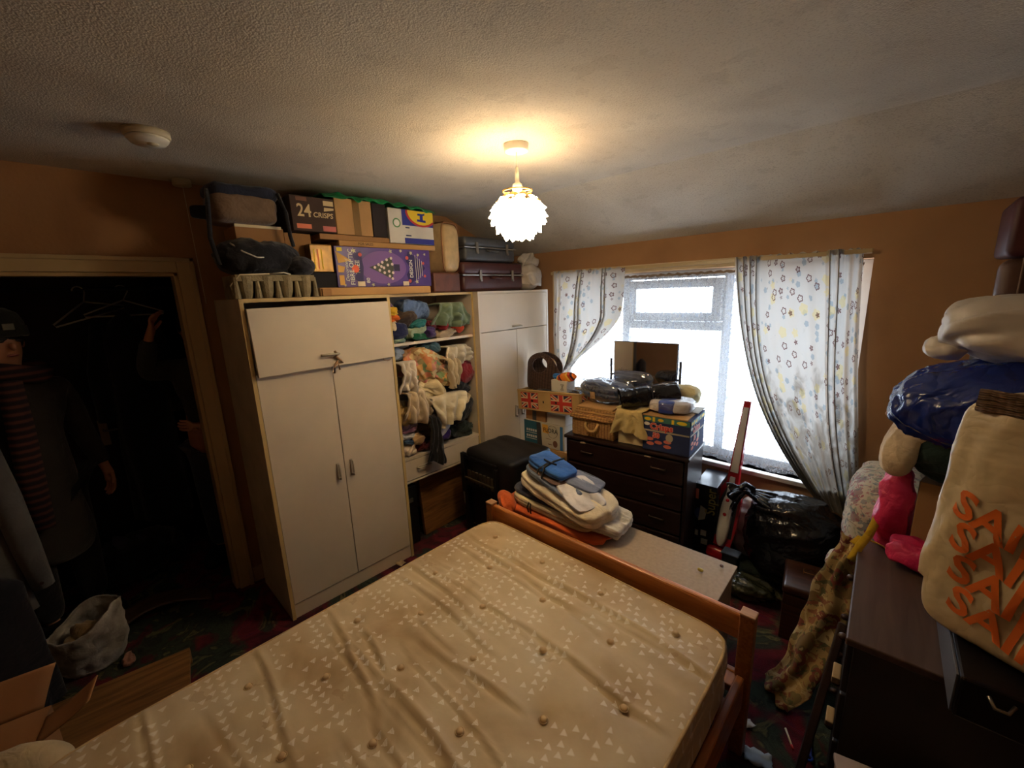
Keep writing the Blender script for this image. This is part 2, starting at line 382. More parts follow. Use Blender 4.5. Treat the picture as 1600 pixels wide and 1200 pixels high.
for k in range(20):
    th = k*2*PI/20; a = (math.cos(th)*.064, math.sin(th)*.064, -.186); 
    tube(bm, [a, (math.cos(th+.32)*.064, math.sin(th+.32)*.064, -.186)], .0035, 6)
for k in range(4):
    th = k*PI/2+.4; tube(bm, [(math.cos(th)*.018, math.sin(th)*.018, -.19), (math.cos(th)*.064, math.sin(th)*.064, -.186)], .003, 6)
mk('shade_ring', bm, mat('brass_wire', (200, 150, 70), rough=.4, metal=.7), t)

# smoke alarm, pull switch
t = thing('smoke_alarm', 'round white smoke alarm fixed to the ceiling above the doorway', 'smoke alarm', (-2.11, .312, ZC))
mk('base', lathe(bmesh.new(), [(.068, -.022), (.07, -.018), (.07, 0)]), CREAMP, t, True)
mk('cover', lathe(bmesh.new(), [(.02, -.046), (.022, -.044), (.052, -.042), (.062, -.030), (.064, -.024), (.06, -.022)]), PLW, t, True)
mk('test_button', lathe(bmesh.new(), [(0, -.049), (.016, -.049), (.018, -.045)], 20, (.02, .01, 0)), CREAMP, t, True)
t = thing('pull_switch', 'small cream ceiling pull switch with a hanging cord by the top of the wardrobe', 'light switch', (-2.79, .515, ZC))
mk('switch_body', lathe(bmesh.new(), [(.036, -.032), (.04, -.028), (.04, 0)]), CREAMP, t, True)
mk('pull_cord', tube(bmesh.new(), [(0.01, 0, -.03), (.012, .002, -.3), (.01, .006, -.62)], .0015, 5), CREAMP, t)

# ---------------------------------------------------------------- white fitted furniture
def bar_handle(name, parent, c, L, axis, out=.022, m=None):
    """moulded bar handle: axis 'z' or 'y', on a face at +X"""
    c = Vector(c); a = ZP if axis == 'z' else YP; bm = bmesh.new()
    tube(bm, [c-a*L/2, c-a*L/2+XP*out, c-a*L/4+XP*out*1.2, c+a*L/4+XP*out*1.2, c+a*L/2+XP*out, c+a*L/2], .0055, 8)
    s = (.006, .016, L*1.15) if axis == 'z' else (.006, L*1.15, .016)
    B(bm, c+XP*.002, s, .002)
    return mk(name, bm, m or mat('brushed_handle', (188, 176, 156), rough=.35, metal=.3, bump=0), parent, True)
XF = -2.315
def carcass(t, y0, y1, xf, ztop, floor=True, side=None, name='carcass'):
    bm = abx(bmesh.new(), (-.48, y0, 0 if floor else .5), (xf, y0+.018, ztop), .001)
    abx(bm, (-.48, y1-.018, 0 if floor else .5), (xf, y1, ztop), .001)
    abx(bm, (-.48, y0+.018, ztop-.018), (xf, y1-.018, ztop), .001); abx(bm, (-.48, y0+.018, 0 if floor else .5), (-.47, y1-.018, ztop-.018))
    if floor: abx(bm, (-.47, y0+.018, .085), (xf-.02, y1-.018, .1))
    return mk(name, bm, side or BOARDW, t)
# left wardrobe
t = thing('wardrobe', 'tall white double wardrobe left of the shelves, lift-up flap door sagging open at the top', 'wardrobe', (XF, .56, 0))
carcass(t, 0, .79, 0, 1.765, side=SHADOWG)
bm = abx(bmesh.new(), (0, 0, 0), (.004, .018, 1.765)); abx(bm, (0, .772, 0), (.004, .79, 1.765)); abx(bm, (0, .018, 1.747), (.004, .772, 1.765))
mk('edge_strip', bm, EDGE, t)
mk('plinth', bx((-.02, .018, 0), (-.004, .772, .085), .001), BOARDW, t)
for k, (a, b) in enumerate(((.02, .393), (.397, .77))):
    d = mk('door', bx((-.016, a, .09), (.002, b, 1.395), .0015), BOARDW, t)
    bar_handle('handle', d, (.002, .355 if k == 0 else .436, .775+.0), .085, 'z')
d = mk('flap_door', bx((-.009, -.372, -.168), (.009, .372, .166), .0015), BOARDW, t, loc=(.018, .395, 1.556), rot=(math.radians(.6), math.radians(-1.5), 0))
bar_handle('flap_handle', d, (.009, -.015, -.1), .085, 'y')
TIE = cloth('beige_tie_cord', (168, 132, 96))
bm = tube(bmesh.new(), [(.03, .41, 1.47), (.048, .415, 1.45), (.04, .40, 1.44), (.035, .42, 1.43), (.04, .41, 1.41), (.032, .40, 1.39), (.025, .395, 1.35)], .007)
tube(bm, [(.04, .41, 1.44), (.045, .43, 1.42), (.035, .445, 1.405), (.03, .42, 1.40), (.032, .425, 1.365)], .006)
mk('tie_cord', bm, TIE, t, True)
mk('string_loop', tube(bmesh.new(), [(.006, .70, 1.40), (.02, .705, 1.378), (.022, .73, 1.372), (.02, .757, 1.382), (.006, .765, 1.405)], .0025, 6), TIE, t, True)
# open shelf unit with drawer (slightly set back)
XM = XF-.05
t = thing('shelf_unit', 'open white shelf unit with one drawer, crammed with clothes between the wardrobes', 'shelf unit', (XM, 1.352, 0))
bm = abx(bmesh.new(), (-.43, 0, .50), (0, .016, 1.765), .001); abx(bm, (-.43, .69, .50), (0, .706, 1.765), .001)
abx(bm, (-.43, .016, 1.749), (0, .69, 1.765), .001); abx(bm, (-.43, .016, .50), (-.42, .69, 1.749))
abx(bm, (-.43, .016, .50), (0, .69, .515), .001)
mk('carcass', bm, BOARDW, t)
mk('shelf', bx((-.42, .016, 1.44), (-.004, .69, 1.458), .001), BOARDW, t)
mk('shelf', bx((-.42, .016, .665), (.004, .69, .685), .001), BOARDW, t)
bm = abx(abx(bmesh.new(), (0, 0, .5), (.003, .0161, 1.765)), (0, .6899, .5), (.003, .706, 1.765)); abx(bm, (0, .016, 1.749), (.003, .69, 1.765)); mk('edge_strip', bm, EDGE, t)
d = mk('drawer', bx((-.2, .02, .52), (.002, .686, .66), .002), BOARDW, t)
bar_handle('drawer_handle', d, (.002, .17, .595), .1, 'y')
# right wardrobe
t = thing('wardrobe', 'white double wardrobe beside the window with a closed top cupboard door', 'wardrobe', (XF, 2.06, 0))
carcass(t, 0, .80, 0, 1.765)
bm = abx(abx(bmesh.new(), (0, 0, 0), (.004, .0181, 1.765)), (0, .7819, 0), (.004, .80, 1.765)); abx(bm, (0, .018, 1.747), (.004, .782, 1.765)); mk('edge_strip', bm, BOARDW, t)
mk('plinth', bx((-.02, .018, 0), (-.004, .782, .085), .001), BOARDW, t)
for k, (a, b) in enumerate(((.02, .398), (.402, .78))):
    d = mk('door', bx((-.016, a, .09), (.002, b, 1.462), .0015), BOARDW, t)
    bar_handle('handle', d, (.002, .36 if k == 0 else .44, .79), .085, 'z')
d = mk('top_door', bx((-.016, .02, 1.467), (.002, .78, 1.745), .0015), BOARDW, t)
bar_handle('handle', d, (.002, .40, 1.487), .085, 'y')

# ---------------------------------------------------------------- clothes in the shelf unit: name, y, z, half width, half height, colour, depth, fold dir, label
G = [
('rolled_shirt',1.593,1.664,.105,.062,(96,122,168),.10,(0,.6,1),'light blue shirt rolled up at the back of the top shelf',0),
('crumpled_shirt',1.832,1.632,.135,.088,(112,130,104),.11,(0,1,.6),'sage green shirt crumpled on the right of the top shelf',.01),
('sock',1.402,1.655,.028,.028,(222,178,40),.05,(0,1,0),'bright yellow sock at the left end of the top shelf',.01),
('scarf',1.416,1.612,.04,.024,(226,110,30),.06,(0,1,-.4),'orange scarf under the yellow sock',.01),
('trousers',1.505,1.606,.075,.055,(66,50,40),.09,(0,1,.3),'dark brown trousers below the rolled blue shirt',0),
('jumper',1.432,1.522,.05,.044,(28,34,76),.07,(0,1,.5),'navy blue jumper at the lower left of the top shelf',.01),
('scarf',1.587,1.566,.058,.026,(40,120,122),.05,(0,1,.4),'teal scarf in the middle of the top shelf',.04),
('folded_jumper',1.587,1.487,.105,.027,(16,96,64),.08,(0,1,0),'bright green jumper folded on the front of the top shelf',.02),
('blouse',1.574,1.526,.085,.022,(150,166,140),.06,(0,1,.2),'pale green patterned blouse lying on the green jumper',.03),
('vest',1.670,1.503,.038,.032,(58,34,92),.05,(0,1,0),'purple vest beside the green jumper',.035),
('knit_top',1.690,1.553,.038,.030,(112,30,46),.05,(0,1,0),'maroon knit top above the purple vest',.02),
('sock',1.775,1.543,.036,.022,(178,30,34),.045,(0,1,0),'red sock below the sage green shirt',.04),
('t_shirt',1.925,1.541,.042,.045,(220,78,36),.05,(0,1,.7),'orange red t-shirt at the right end of the top shelf',.0),
('towel',1.812,1.489,.11,.030,(176,156,128),.09,(0,1,0),'beige towel along the front right of the top shelf',.0),
('undershirt',1.392,1.568,.022,.032,(206,190,160),.05,(0,0,1),'small cream undershirt in the left corner of the top shelf',.02),
('pillowcase',1.424,1.474,.05,.015,(132,156,134),.06,(0,1,0),'pale green pillowcase under the navy jumper',.03),
('glove',1.394,1.695,.022,.022,(120,96,130),.04,(0,1,0),'lilac glove at the upper left of the top shelf',.0),
('denim_shirt',1.43,1.385,.056,.046,(140,156,178),.09,(0,1,.4),'pale blue denim shirt at the upper left of the lower shelf',.0),
('patchwork_quilt',1.600,1.315,.105,.09,None,.11,(0,1,-.5),'multicoloured patchwork quilt bulging in the middle of the clothes pile',.02),
('patchwork_cushion',1.715,1.225,.10,.085,None,.08,(0,1,-1),'patchwork cushion in pink and orange below the quilt',.06),
('cardigan',1.682,1.395,.085,.034,(58,92,104),.09,(0,1,-.3),'teal cardigan under the middle shelf board',.0),
('dress_shirt',1.862,1.345,.09,.066,(206,196,176),.09,(0,1,-.7),'off white dress shirt at the upper right of the pile',.02),
('sleeve_top',1.790,1.235,.036,.115,(212,194,160),.06,(0,.35,1),'cream long-sleeved top hanging down right of the quilt',.07),
('knitted_hat',1.945,1.190,.082,.060,(134,26,34),.08,(0,1,1),'dark red knitted hat above the black coat',.03),
('rolled_coat',1.916,1.085,.09,.058,(26,26,30),.09,(0,1,.4),'black coat rolled up under the red hat',.02),
('blouse',1.435,1.260,.068,.110,(222,210,196),.08,(0,.3,1),'white blouse with small buttons hanging at the left edge of the shelf',.06),
('shirt',1.475,1.055,.092,.120,(202,182,152),.06,(0,.4,1),'beige shirt hanging over the left front of the pile',.08),
('paper_bag',1.425,.995,.052,.062,(176,146,92),.06,(0,1,1),'crumpled khaki brown bag below the beige shirt',.09),
('sweater',1.660,1.130,.13,.060,(230,212,168),.09,(0,1,-.3),'cream sweater bundled at the centre of the pile',.06),
('hanging_shirt',1.725,.985,.115,.118,(230,216,184),.055,(0,.3,1),'off white shirt spilling out over the centre of the pile',.11),
('folded_cloth',1.914,.998,.105,.036,(196,170,138),.10,(0,1,-.3),'beige cloth folded between two black bundles',.02),
('black_bundle',1.93,.872,.108,.098,(24,24,28),.13,(0,1,.3),'large black bundle at the lower right of the shelf',.03),
('black_trousers',1.585,.815,.05,.190,(17,16,20),.045,(0,.15,1),'black trouser leg hanging down over the drawer front',.12),
('knit_top',1.444,.905,.066,.024,(150,130,158),.09,(0,1,0),'lilac top in the folded stack, highest at the lower left',.02),
('knit_top',1.450,.866,.07,.022,(170,120,150),.09,(0,1,0),'pink and purple top in the folded stack, under the lilac one',.03),
('folded_sheet',1.430,.828,.055,.020,(206,206,214),.09,(0,1,0),'white sheet in the folded stack, under the pink top',.03),
('folded_jeans',1.430,.788,.055,.022,(52,76,112),.09,(0,1,0),'blue jeans in the folded stack, under the white sheet',.03),
('sock_ball',1.505,.789,.045,.036,(196,160,116),.07,(0,1,.6),'tan sock ball beside the folded blue jeans',.04),
('t_shirt',1.689,.812,.055,.058,(206,206,214),.06,(0,1,1),'white t-shirt crumpled to the right of the black trouser leg',.06),
('scarf',1.713,.762,.058,.032,(62,36,120),.06,(0,1,.5),'violet scarf under the white t-shirt',.07),
('blanket',1.600,.715,.12,.030,(106,30,32),.11,(0,1,0),'maroon blanket on the front edge of the bottom shelf',.02),
('fleece',1.90,.748,.135,.062,(30,44,32),.12,(0,1,.3),'dark green fleece at the bottom right of the shelf',.0),
('bib',1.432,.722,.06,.036,(220,202,182),.08,(0,1,1),'cream bib with pale pink cloth at the bottom left of the shelf',.03),
]
def m_patch():
    t = NT('patchwork_fabric'); co = t.coord()
    v = t.n('ShaderNodeTexVoronoi', distance='MANHATTAN'); v.inputs['Scale'].default_value = 26; t.l(co, v.inputs['Vector'])
    s = t.n('ShaderNodeSeparateColor'); t.l(v.outputs['Color'], s.inputs[0])
    c = t.ramp(s.outputs[0], [(.0, lin((206, 130, 84))), (.3, lin((110, 140, 100))), (.5, lin((214, 160, 96))), (.7, lin((196, 110, 108))), (.9, lin((214, 196, 150)))])
    t.l(c, t.b.inputs['Base Color']); t.b.inputs['Roughness'].default_value = .95; return t.m
PATCH = m_patch(); DR = ('crumpled_shirt', 'dress_shirt', 'sleeve_top', 'blouse', 'shirt', 'hanging_shirt', 'black_trousers')
for i, (n, y, z, hw, hh, c, dp, dv, lab, fwd) in enumerate(G):
    m_ = PATCH if c is None else cloth('fabric_%d_%d_%d' % c, c)
    xc = -2.40-dp+fwd*.55+.03
    o = sofo(n, m_, (dp, hw, hh), (xc, y, z), e=2.9, amp=min(hw, hh)*.42, fr=.75/max(min(hw, hh), .03), seed=i+1, n=30 if hw > .06 else 14, dirv=dv, aniso=.30, rot=(rnd.uniform(-.25, .25), 0, rnd.uniform(-.2, .2)))
    if n in DR and c is not None and hh > .06 and (i > 17 or i == 1):
        bpy.data.objects.remove(o); bm = bmesh.new(); x0 = xc+dp+.012; tl = rnd.uniform(-.3, .3) if n != 'black_trousers' else .02
        def ff(u, v, y=y, z=z, hw=hw, hh=hh, x0=x0, tl=tl, sd=i):
            k = 1-.22*math.sin(v*PI*1.3+sd); q = max(0, (.22-v)/.22)
            nz = noise.noise(Vector((u*4, v*5, sd)))
            Y = y+(u-.5)*2*hw*k+tl*hw*(v-.5)+.012*nz; Z = z+hh*(1.05-2.1*v)-hh*.5*q*q+.2*hh*math.sin(u*5+sd)*v*.6
            X = x0-.12*q*q+.016*math.sin(u*2*PI*2.6+sd+2.5*v+2*nz)*(.5+v)+.012*math.sin(u*2*PI*5+sd*2-3*v)*v+.03*math.sin(v*PI)+.018*nz
            return (X, Y, Z)
        sheet(bm, 44, 44, ff); o = mk(n, bm, m_, None, True); thick(o, .012)
    o['label'] = lab; o['category'] = 'clothing'; o['group'] = 'clothes crammed into the shelf unit'

# ---------------------------------------------------------------- boxes and cases on top of the wardrobes (top at z 1.765)
ZT = 1.766
CARD = board('brown_cardboard', (166, 122, 76)); CARD2 = board('pale_cardboard', (190, 146, 92)); TAPE = mat('parcel_tape', (132, 96, 44), rough=.25, bump=0)
INK = mat('black_ink', (24, 22, 26), rough=.7, bump=0, var=0)
def flat_mat(n, c, r=.6): return mat(n, c, rough=r, var=0.03, bump=0)
IVORY = flat_mat('cream_print', (216, 190, 140)); REDP = flat_mat('red_print', (196, 52, 44)); NAVYP = flat_mat('navy_print', (34, 42, 84)); WHP = flat_mat('white_print', (226, 222, 214)); ORP = flat_mat('orange_print', (222, 120, 84)); YEP = flat_mat('yellow_print', (236, 200, 40))
def carton(name, label, loc, size, m_, rz=0, cat='box', tape='y', flaps=True, group=None):
    """closed box, loc = bottom centre; front faces used: +X and -Y"""
    t = thing(name, label, cat, loc, rz, group); sx, sy, sz = size
    mk('body', bx((-sx/2, -sy/2, 0), (sx/2, sy/2, sz-.003), .003), m_, t)
    if flaps:
        bm = abx(bmesh.new(), (-sx/2, -sy/2, sz-.003), (-.001, sy/2, sz), .001); abx(bm, (.001, -sy/2, sz-.003), (sx/2, sy/2, sz), .001); mk('flap', bm, m_, t)
    return t
# egg-box style pulp tray
t = thing('pulp_tray', 'grey moulded pulp tray with deep cups on the left wardrobe top', 'tray', (-2.42, .74, ZT))
PULP = mat('grey_paper_pulp', (150, 136, 104), rough=1, var=.15, scale=30, bump=.6, bscale=120)
nu, nv = 72, 32; bm = bmesh.new()
def trf(u, v):
    x = (v-.5)*.24; y = (u-.5)*.36; cy = .5-.5*math.cos(u*2*PI*4); cx = .5-.5*math.cos(v*2*PI*2)
    h = .105-.088*min(1, (cy*1.6))*min(1, cx*1.6)*(1 if .02 < u < .98 else 0)
    return (x, y, h)
sheet(bm, nu, nv, trf)
mk('cup_tray', bm, PULP, t, True)
bm = bmesh.new()
for k in range(4):
    y = -.135+k*.09; lathe(bm, [(.02, .0), (.028, .03), (.036, .102)], 12, (.09, y, 0))
abx(bm, (.113, -.18, .08), (.118, .18, .11), .002); abx(bm, (-.118, -.18, .0), (-.113, .18, .11), .002); abx(bm, (-.118, -.18, .0), (.118, -.175, .11), .002); abx(bm, (-.118, .175, .0), (.118, .18, .11), .002)
for k in range(5):
    y = -.18+k*.09; tube(bm, [(.108, y, 0), (.108, y, .1)], [.016, .008], 8)
mk('tray_wall', bm, PULP, t)
mk('white_cable', tube(bmesh.new(), [(.11, -.03, .115), (.125, -.16, .11), (.10, -.2, .06), (.09, -.187, .0)], .003, 6), CREAMP, t, True)
# black holdall, cap, soft things on the tray
t = thing('holdall', 'black soft holdall with a white shoulder cord lying on the pulp tray', 'bag', (-2.47, .74, ZT+.107))
BLK = cloth('black_nylon', (20, 18, 24)); DK = cloth('charcoal_fabric', (40, 38, 44))
sofo('bag_body', BLK, (.14, .19, .085), (0, -.02, .085), t, e=2.6, amp=.012, fr=9, seed=31, flat=1)
mk('shoulder_cord', tube(bmesh.new(), [(.10, -.16, .15), (.135, -.12, .11), (.15, -.07, .085), (.152, -.04, .085)], .004, 6), PLW, t, True)
mk('strap', tube(bmesh.new(), [(.12, -.02, .008), (.15, .04, .015), (.15, .07, .006)], .004, 6), PLW, t, True)
o = sofo('baseball_cap', DK, (.085, .075, .05), (-2.39, .88, ZT+.155), e=2, amp=.006, fr=14, seed=33); tag(o, 'dark grey cap crumpled beside the holdall', 'cap')
t = thing('flat_carton', 'open brown cardboard box wedged behind the black holdall', 'box', (-2.55, .79, ZT+.25))
mk('panel', bx((-.1, -.16, -.1), (.10, .06, .10), .002), CARD, t); mk('panel_edge', bx((.10, -.16, .095), (.106, .05, .108)), flat_mat('pale_card_edge', (222, 206, 168)), t)
mk('panel', bx((-.1, .065, -.1), (.09, .2, .085), .002), CARD, t)
# cooler bag
t = thing('cooler_bag', 'brown and navy cool bag with a shoulder strap near the ceiling', 'bag', (-2.52, .70, 2.125))
sofo('bag_body', cloth('taupe_bag_fabric', (124, 100, 78)), (.13, .145, .07), (0, -.01, .07), t, e=5, amp=.005, fr=8, seed=35, flat=1)
sofo('bag_lid', cloth('navy_bag_fabric', (30, 34, 52)), (.13, .148, .03), (0, -.01, .145), t, e=4, amp=.006, fr=8, seed=36)
mk('strap', tube(bmesh.new(), [(.08, -.16, .14), (.12, -.175, .05), (.13, -.19, -.08), (.12, -.17, -.2)], .010, 6), BLK, t, True)
mk('strap', tube(bmesh.new(), [(.12, .13, .15), (.145, .15, .06), (.145, .155, -.05), (.13, .17, -.1)], .010, 6), BLK, t, True)
mk('side_pocket', soft((.01, .06, .03), e=5, amp=.002), BLK, t, True, loc=(.0, -.165, .05))
# gold box & dark box below
t = carton('metal_tin', 'black box under the gold box, beside the purple tree box', (-2.46, 1.01, ZT), (.16, .14, .13), board('matt_black_card', (26, 22, 24)), flaps=False)
t = carton('gift_box', 'gold and black patterned box leaning against the purple tree box', (-2.46, 1.01, ZT+.131), (.14, .12, .145), mat('gold_foil_card', (150, 110, 40), rough=.35, metal=.4, var=.3, scale=12))
for k in range(3): decal('printed_line', [rect(-.045+k*.02, .015, -.038+k*.02, .12)], (YEP, ORP, YEP)[k], t, (.07, 0, 0), YP, ZP)

# flattened carton under the tree box
t = thing('flat_carton', 'long flattened brown carton lying under the purple tree box', 'box', (-2.46, 1.31, ZT))
mk('carton_board', bx((-.15, -.36, 0), (.13, .36, .045), .006), CARD2, t)
mk('torn_flap', bx((.10, -.35, .0), (.14, -.30, .04), .002), CARD, t)
# purple tree box
t = thing('christmas_tree_box', 'purple fibre optic Christmas tree box lying on its side', 'box', (-2.44, 1.385, ZT+.046), math.radians(-2))
PUR = mat('purple_box_card', (84, 58, 138), rough=.4, var=.12, scale=10, bump=0)
W2, H2, D2 = .31, .225, .08
mk('body', bx((-D2, -W2, 0), (D2, W2, H2), .003), PUR, t)
fo = (D2, 0, H2/2); 
def pd(n, polys, m_, off=.0012): return decal(n, polys, m_, t, fo, YP, ZP, off)
pd('printed_panel', [ell(-.02, 0, .15, .095, 40)], flat_mat('light_purple', (124, 88, 158)))
for P_ in ([[(-.21, -.07), (-.16, -.09), (-.15, .0), (-.16, .09), (-.21, .07), (-.19, 0)], [(.15, -.1), (.21, -.06), (.27, 0), (.21, .06), (.15, .1), (.13, .04), (.16, 0), (.13, -.04)]]): pd('dark_panel', [P_], flat_mat('dark_purple', (44, 30, 92)), .0016)
bm_t = [[(-.115, .0), (-.05, .022), (.03, .065), (.045, 0), (.03, -.07), (-.05, -.03)]]
pd('tree_picture', bm_t, flat_mat('tree_green', (70, 72, 58)), .002)
pd('tree_trunk', [rect(.045, -.02, .085, .02)], flat_mat('tree_pot', (40, 30, 70)), .002)
rr = random.Random(3)
pd('bauble_picture', [ell(x, y, .0085, .0085, 12) for x, y in [(-.08, 0), (-.055, .016), (-.05, -.016), (-.03, .03), (-.022, -.002), (-.02, -.03), (0, .045), (.005, .015), (.01, -.022), (.012, -.05), (.03, .055), (.035, .02), (.036, -.03), (.03, -.065), (-.038, .006)]], flat_mat('bauble_white', (226, 206, 200)), .0028)
for P_ in ([ell(-.165, .07, .011, .011), ell(.14, .06, .011, .011), ell(.15, -.08, .011, .011), ell(.255, .03, .009, .009), ell(.262, -.05, .009, .009)]): pd('red_bauble', [P_], flat_mat('bauble_red', (206, 84, 78)), .0026)
pd('sticker', [ell(-.20, -.01, .022, .022, 18)], flat_mat('orange_sticker', (236, 96, 60)), .004)
pd('star_picture', [[(x+r*(1 if k % 2 else .45)*math.cos(k*PI/5), y+r*(1 if k % 2 else .45)*math.sin(k*PI/5)) for k in range(10)] for x, y, r in [(-.2, .09, .016), (-.1, -.1, .012), (.03, .095, .014), (.17, .09, .014), (.22, .08, .012), (.0, -.1, .012), (.2, -.085, .015), (.1, .1, .012), (-.27, -.1, .01), (.27, .085, .01)]], flat_mat('pale_print', (196, 190, 150)), .0024)
pd('printed_panel', [rect(-.195, -.108, -.15, -.08), rect(.1, -.108, .14, -.082)], flat_mat('cream_label', (226, 208, 176)), .003)
pd('gold_corner', [[(-.305, .085), (-.295, .02), (-.22, .035)], [(-.30, .01), (-.26, .0), (-.27, -.03), (-.30, -.03)], rect(-.298, -.10, -.27, -.045)], flat_mat('gold_print', (226, 170, 80)), .003)
pd('yellow_mark', [rect(-.298, .085, -.268, .105)], YEP, .003)
text('FIBRE OPTIC', .036, WHP, t, (D2, -.222, H2/2), ZP, -YP, .0045, bold=.0004)
text('TREE', .036, WHP, t, (D2, -.185, H2/2+.0), ZP, -YP, .0035, bold=.0004)
text('Decorated', .028, WHP, t, (D2, -.25, H2/2-.02), ZP, -YP, .0035, shear=.3)
text('DESIGN', .032, WHP, t, (D2, .165, H2/2-.005), ZP, -YP, .0035, bold=.0005)
text('80', .03, WHP, t, (D2, -.128, H2/2-.075), ZP, -YP, .0035, bold=.0005)
for k in range(4): decal('printed_line', [rect(.197+k*.015, -.08+.01*k, .200+k*.015, .08-.012*k)], WHP, t, fo, YP, ZP, .003)
# flat cartons over the tree box, supported by a brown case behind
t = thing('flat_carton', 'thin tan carton with dark print, spread across the purple tree box', 'box', (-2.52, 1.45, 2.042))
mk('carton_board', bx((-.16, -.33, 0), (.12, .33, .03), .003), CARD2, t); text('FOR SALES', .02, INK, t, (.12, -.17, .016), YP, ZP)
o = mk('flat_carton', bx((-.15, -.24, 0), (.11, .30, .03), .003), CARD, loc=(-2.52, 1.26, 2.0735)); tag(o, 'plain tan carton strip directly under the crisps and plain boxes', 'box')
o = mk('box_stack_filler', bx((-.14, -.2, 0), (.0, .28, .27), .003), CARD, loc=(-2.64, 1.3, ZT+.0)); tag(o, 'brown box standing behind the purple tree box', 'box')
# 24 crisps box
t = thing('crisps_box', 'dark brown 24 crisps carton on the top row beside the cool bag', 'box', (-2.53, 1.0, 2.108))
BRN = board('dark_brown_print_card', (70, 50, 40)); mk('body', bx((-.13, -.115, 0), (.13, .115, .175), .003), BRN, t)
fo = (.13, 0, .0875); text('24', .088, IVORY, t, (.13, -.05, .10), YP, ZP, bold=.0014, sx=.85); text('CRISPS', .036, IVORY, t, (.13, .048, .085), YP, ZP, bold=.0007, shear=.1)
decal('printed_panel', [rect(-.095, -.075, -.02, -.052)], ORP, t, fo, YP, ZP); decal('printed_panel', [rect(-.085, .062, -.03, .082)], flat_mat('brown_print', (120, 76, 54)), t, fo, YP, ZP)
decal('printed_panel', [rect(.04, -.082, .112, -.055)], flat_mat('pink_print', (206, 110, 100)), t, fo, YP, ZP); decal('printed_panel', [rect(.055, .05, .11, .075), [(.055, .02), (.11, .03), (.11, .04), (.058, .04)]], IVORY, t, fo, YP, ZP)
# plain box
t = thing('cardboard_box', 'plain brown taped cardboard box between the crisps carton and a dark folder', 'box', (-2.54, 1.237, 2.106))
mk('body', bx((-.13, -.115, 0), (.13, .105, .195), .003), CARD2, t); mk('tape', bx((.1295, -.012, 0), (.1308, .03, .196)), TAPE, t)
o = mk('box_file', bx((-.13, -.045, 0), (.13, .045, .19), .004), board('black_file', (44, 34, 32)), loc=(-2.54, 1.392, 2.106)); tag(o, 'dark brown box file standing upright beside the plain cardboard box', 'box file')
# detergent box
t = thing('detergent_box', 'white, blue and yellow discount store detergent box near the ceiling', 'box', (-2.52, 1.60, 2.077))
mk('body', bx((-.12, -.155, 0), (.12, .175, .205), .003), board('white_card', (210, 204, 192)), t); fo = (.12, 0, 0)
decal('blue_panel', [rect(-.06, .11, .174, .204), rect(-.05, .001, .174, .035)], flat_mat('blue_print', (40, 46, 140)), t, fo, YP, ZP)
decal('red_ring', [[(-.03, .203)]+[(.09+.125*math.cos(a), .205+.098*math.sin(a)) for a in [PI+k*PI/16 for k in range(1, 16)] if .09+.125*math.cos(a) < .174]+[(.174, .13), (.174, .203)]], flat_mat('red_rim', (190, 50, 50)), t, fo, YP, ZP, .002)
decal('yellow_disc', [[(-.018, .2028)]+[(.09+.11*math.cos(a), .205+.086*math.sin(a)) for a in [PI+k*PI/16 for k in range(1, 16)] if .09+.11*math.cos(a) < .174]+[(.174, .143), (.174, .2028)]], YEP, t, fo, YP, ZP, .003)
decal('blue_letter', [[(.05, .140), (.115, .136), (.115, .150), (.095, .151), (.095, .178), (.108, .180), (.110, .196), (.100, .188), (.055, .188), (.055, .176), (.072, .176), (.072, .152), (.05, .153)]], flat_mat('blue_print', (40, 46, 140)), t, fo, YP, ZP, .004)
decal('green_emblem', [ell(-.1, .12, .028, .028)], flat_mat('green_print', (90, 140, 90)), t, fo, YP, ZP); decal('emblem_centre', [ell(-.1, .12, .02, .02)], WHP, t, fo, YP, ZP, .002)
decal('printed_line', [rect(-.04, .093, -.01, .1), rect(-.04, .045, .0, .053)], NAVYP, t, fo, YP, ZP, .002)
# green plastic bag
bm = bmesh.new()
def gb(u, v):
    y = 1.07+u*.72; ridge = math.sin(u*PI)**.5
    return (-2.64+v*.262, y, 2.318+.012*ridge+.022*noise.noise(Vector((u*11, v*4, 3)))*(1-.6*u)-.03*max(0, v-.8)/.2*(1+noise.noise(Vector((u*14, 1, 1))))-.014*u)
sheet(bm, 60, 16, gb)
o = thick(mk('carrier_bag', bm, plastic('green_polythene', (16, 140, 74), .35), None, True), .002); tag(o, 'flat green plastic carrier bag draped over the top row of boxes', 'carrier bag')
# brown vanity base, cream vanity case
o = mk('leather_case', bx((-.13, -.115, 0), (.13, .115, .135), .012), mat('tan_brown_leather', (110, 62, 42), rough=.5, var=.2, scale=15), loc=(-2.51, 1.85, ZT)); tag(o, 'small reddish brown leather case under the cream vanity case', 'suitcase')
t = thing('vanity_case', 'cream vanity case with rounded corners and tan piping, standing on end', 'suitcase', (-2.50, 1.905, ZT+.137), math.radians(12))
CR = mat('cream_vinyl', (204, 172, 122), rough=.45, var=.08, scale=20, bump=.2)
mk('case_body', soft((.11, .085, .165), e=5, amp=.001, fr=5), CR, t, True, loc=(0, 0, .165))
bm = bmesh.new()
for x in (-.085, .085):
    pts = [(x+.0, .088*(abs(math.cos(a))**.4)*(1 if math.cos(a) > 0 else -1), .165+.168*(abs(math.sin(a))**.4)*(1 if math.sin(a) > 0 else -1)) for a in [k*2*PI/40 for k in range(41)]]
    tube(bm, pts, .004, 6)
mk('piping', bm, mat('tan_piping', (150, 96, 50), rough=.5), t, True)
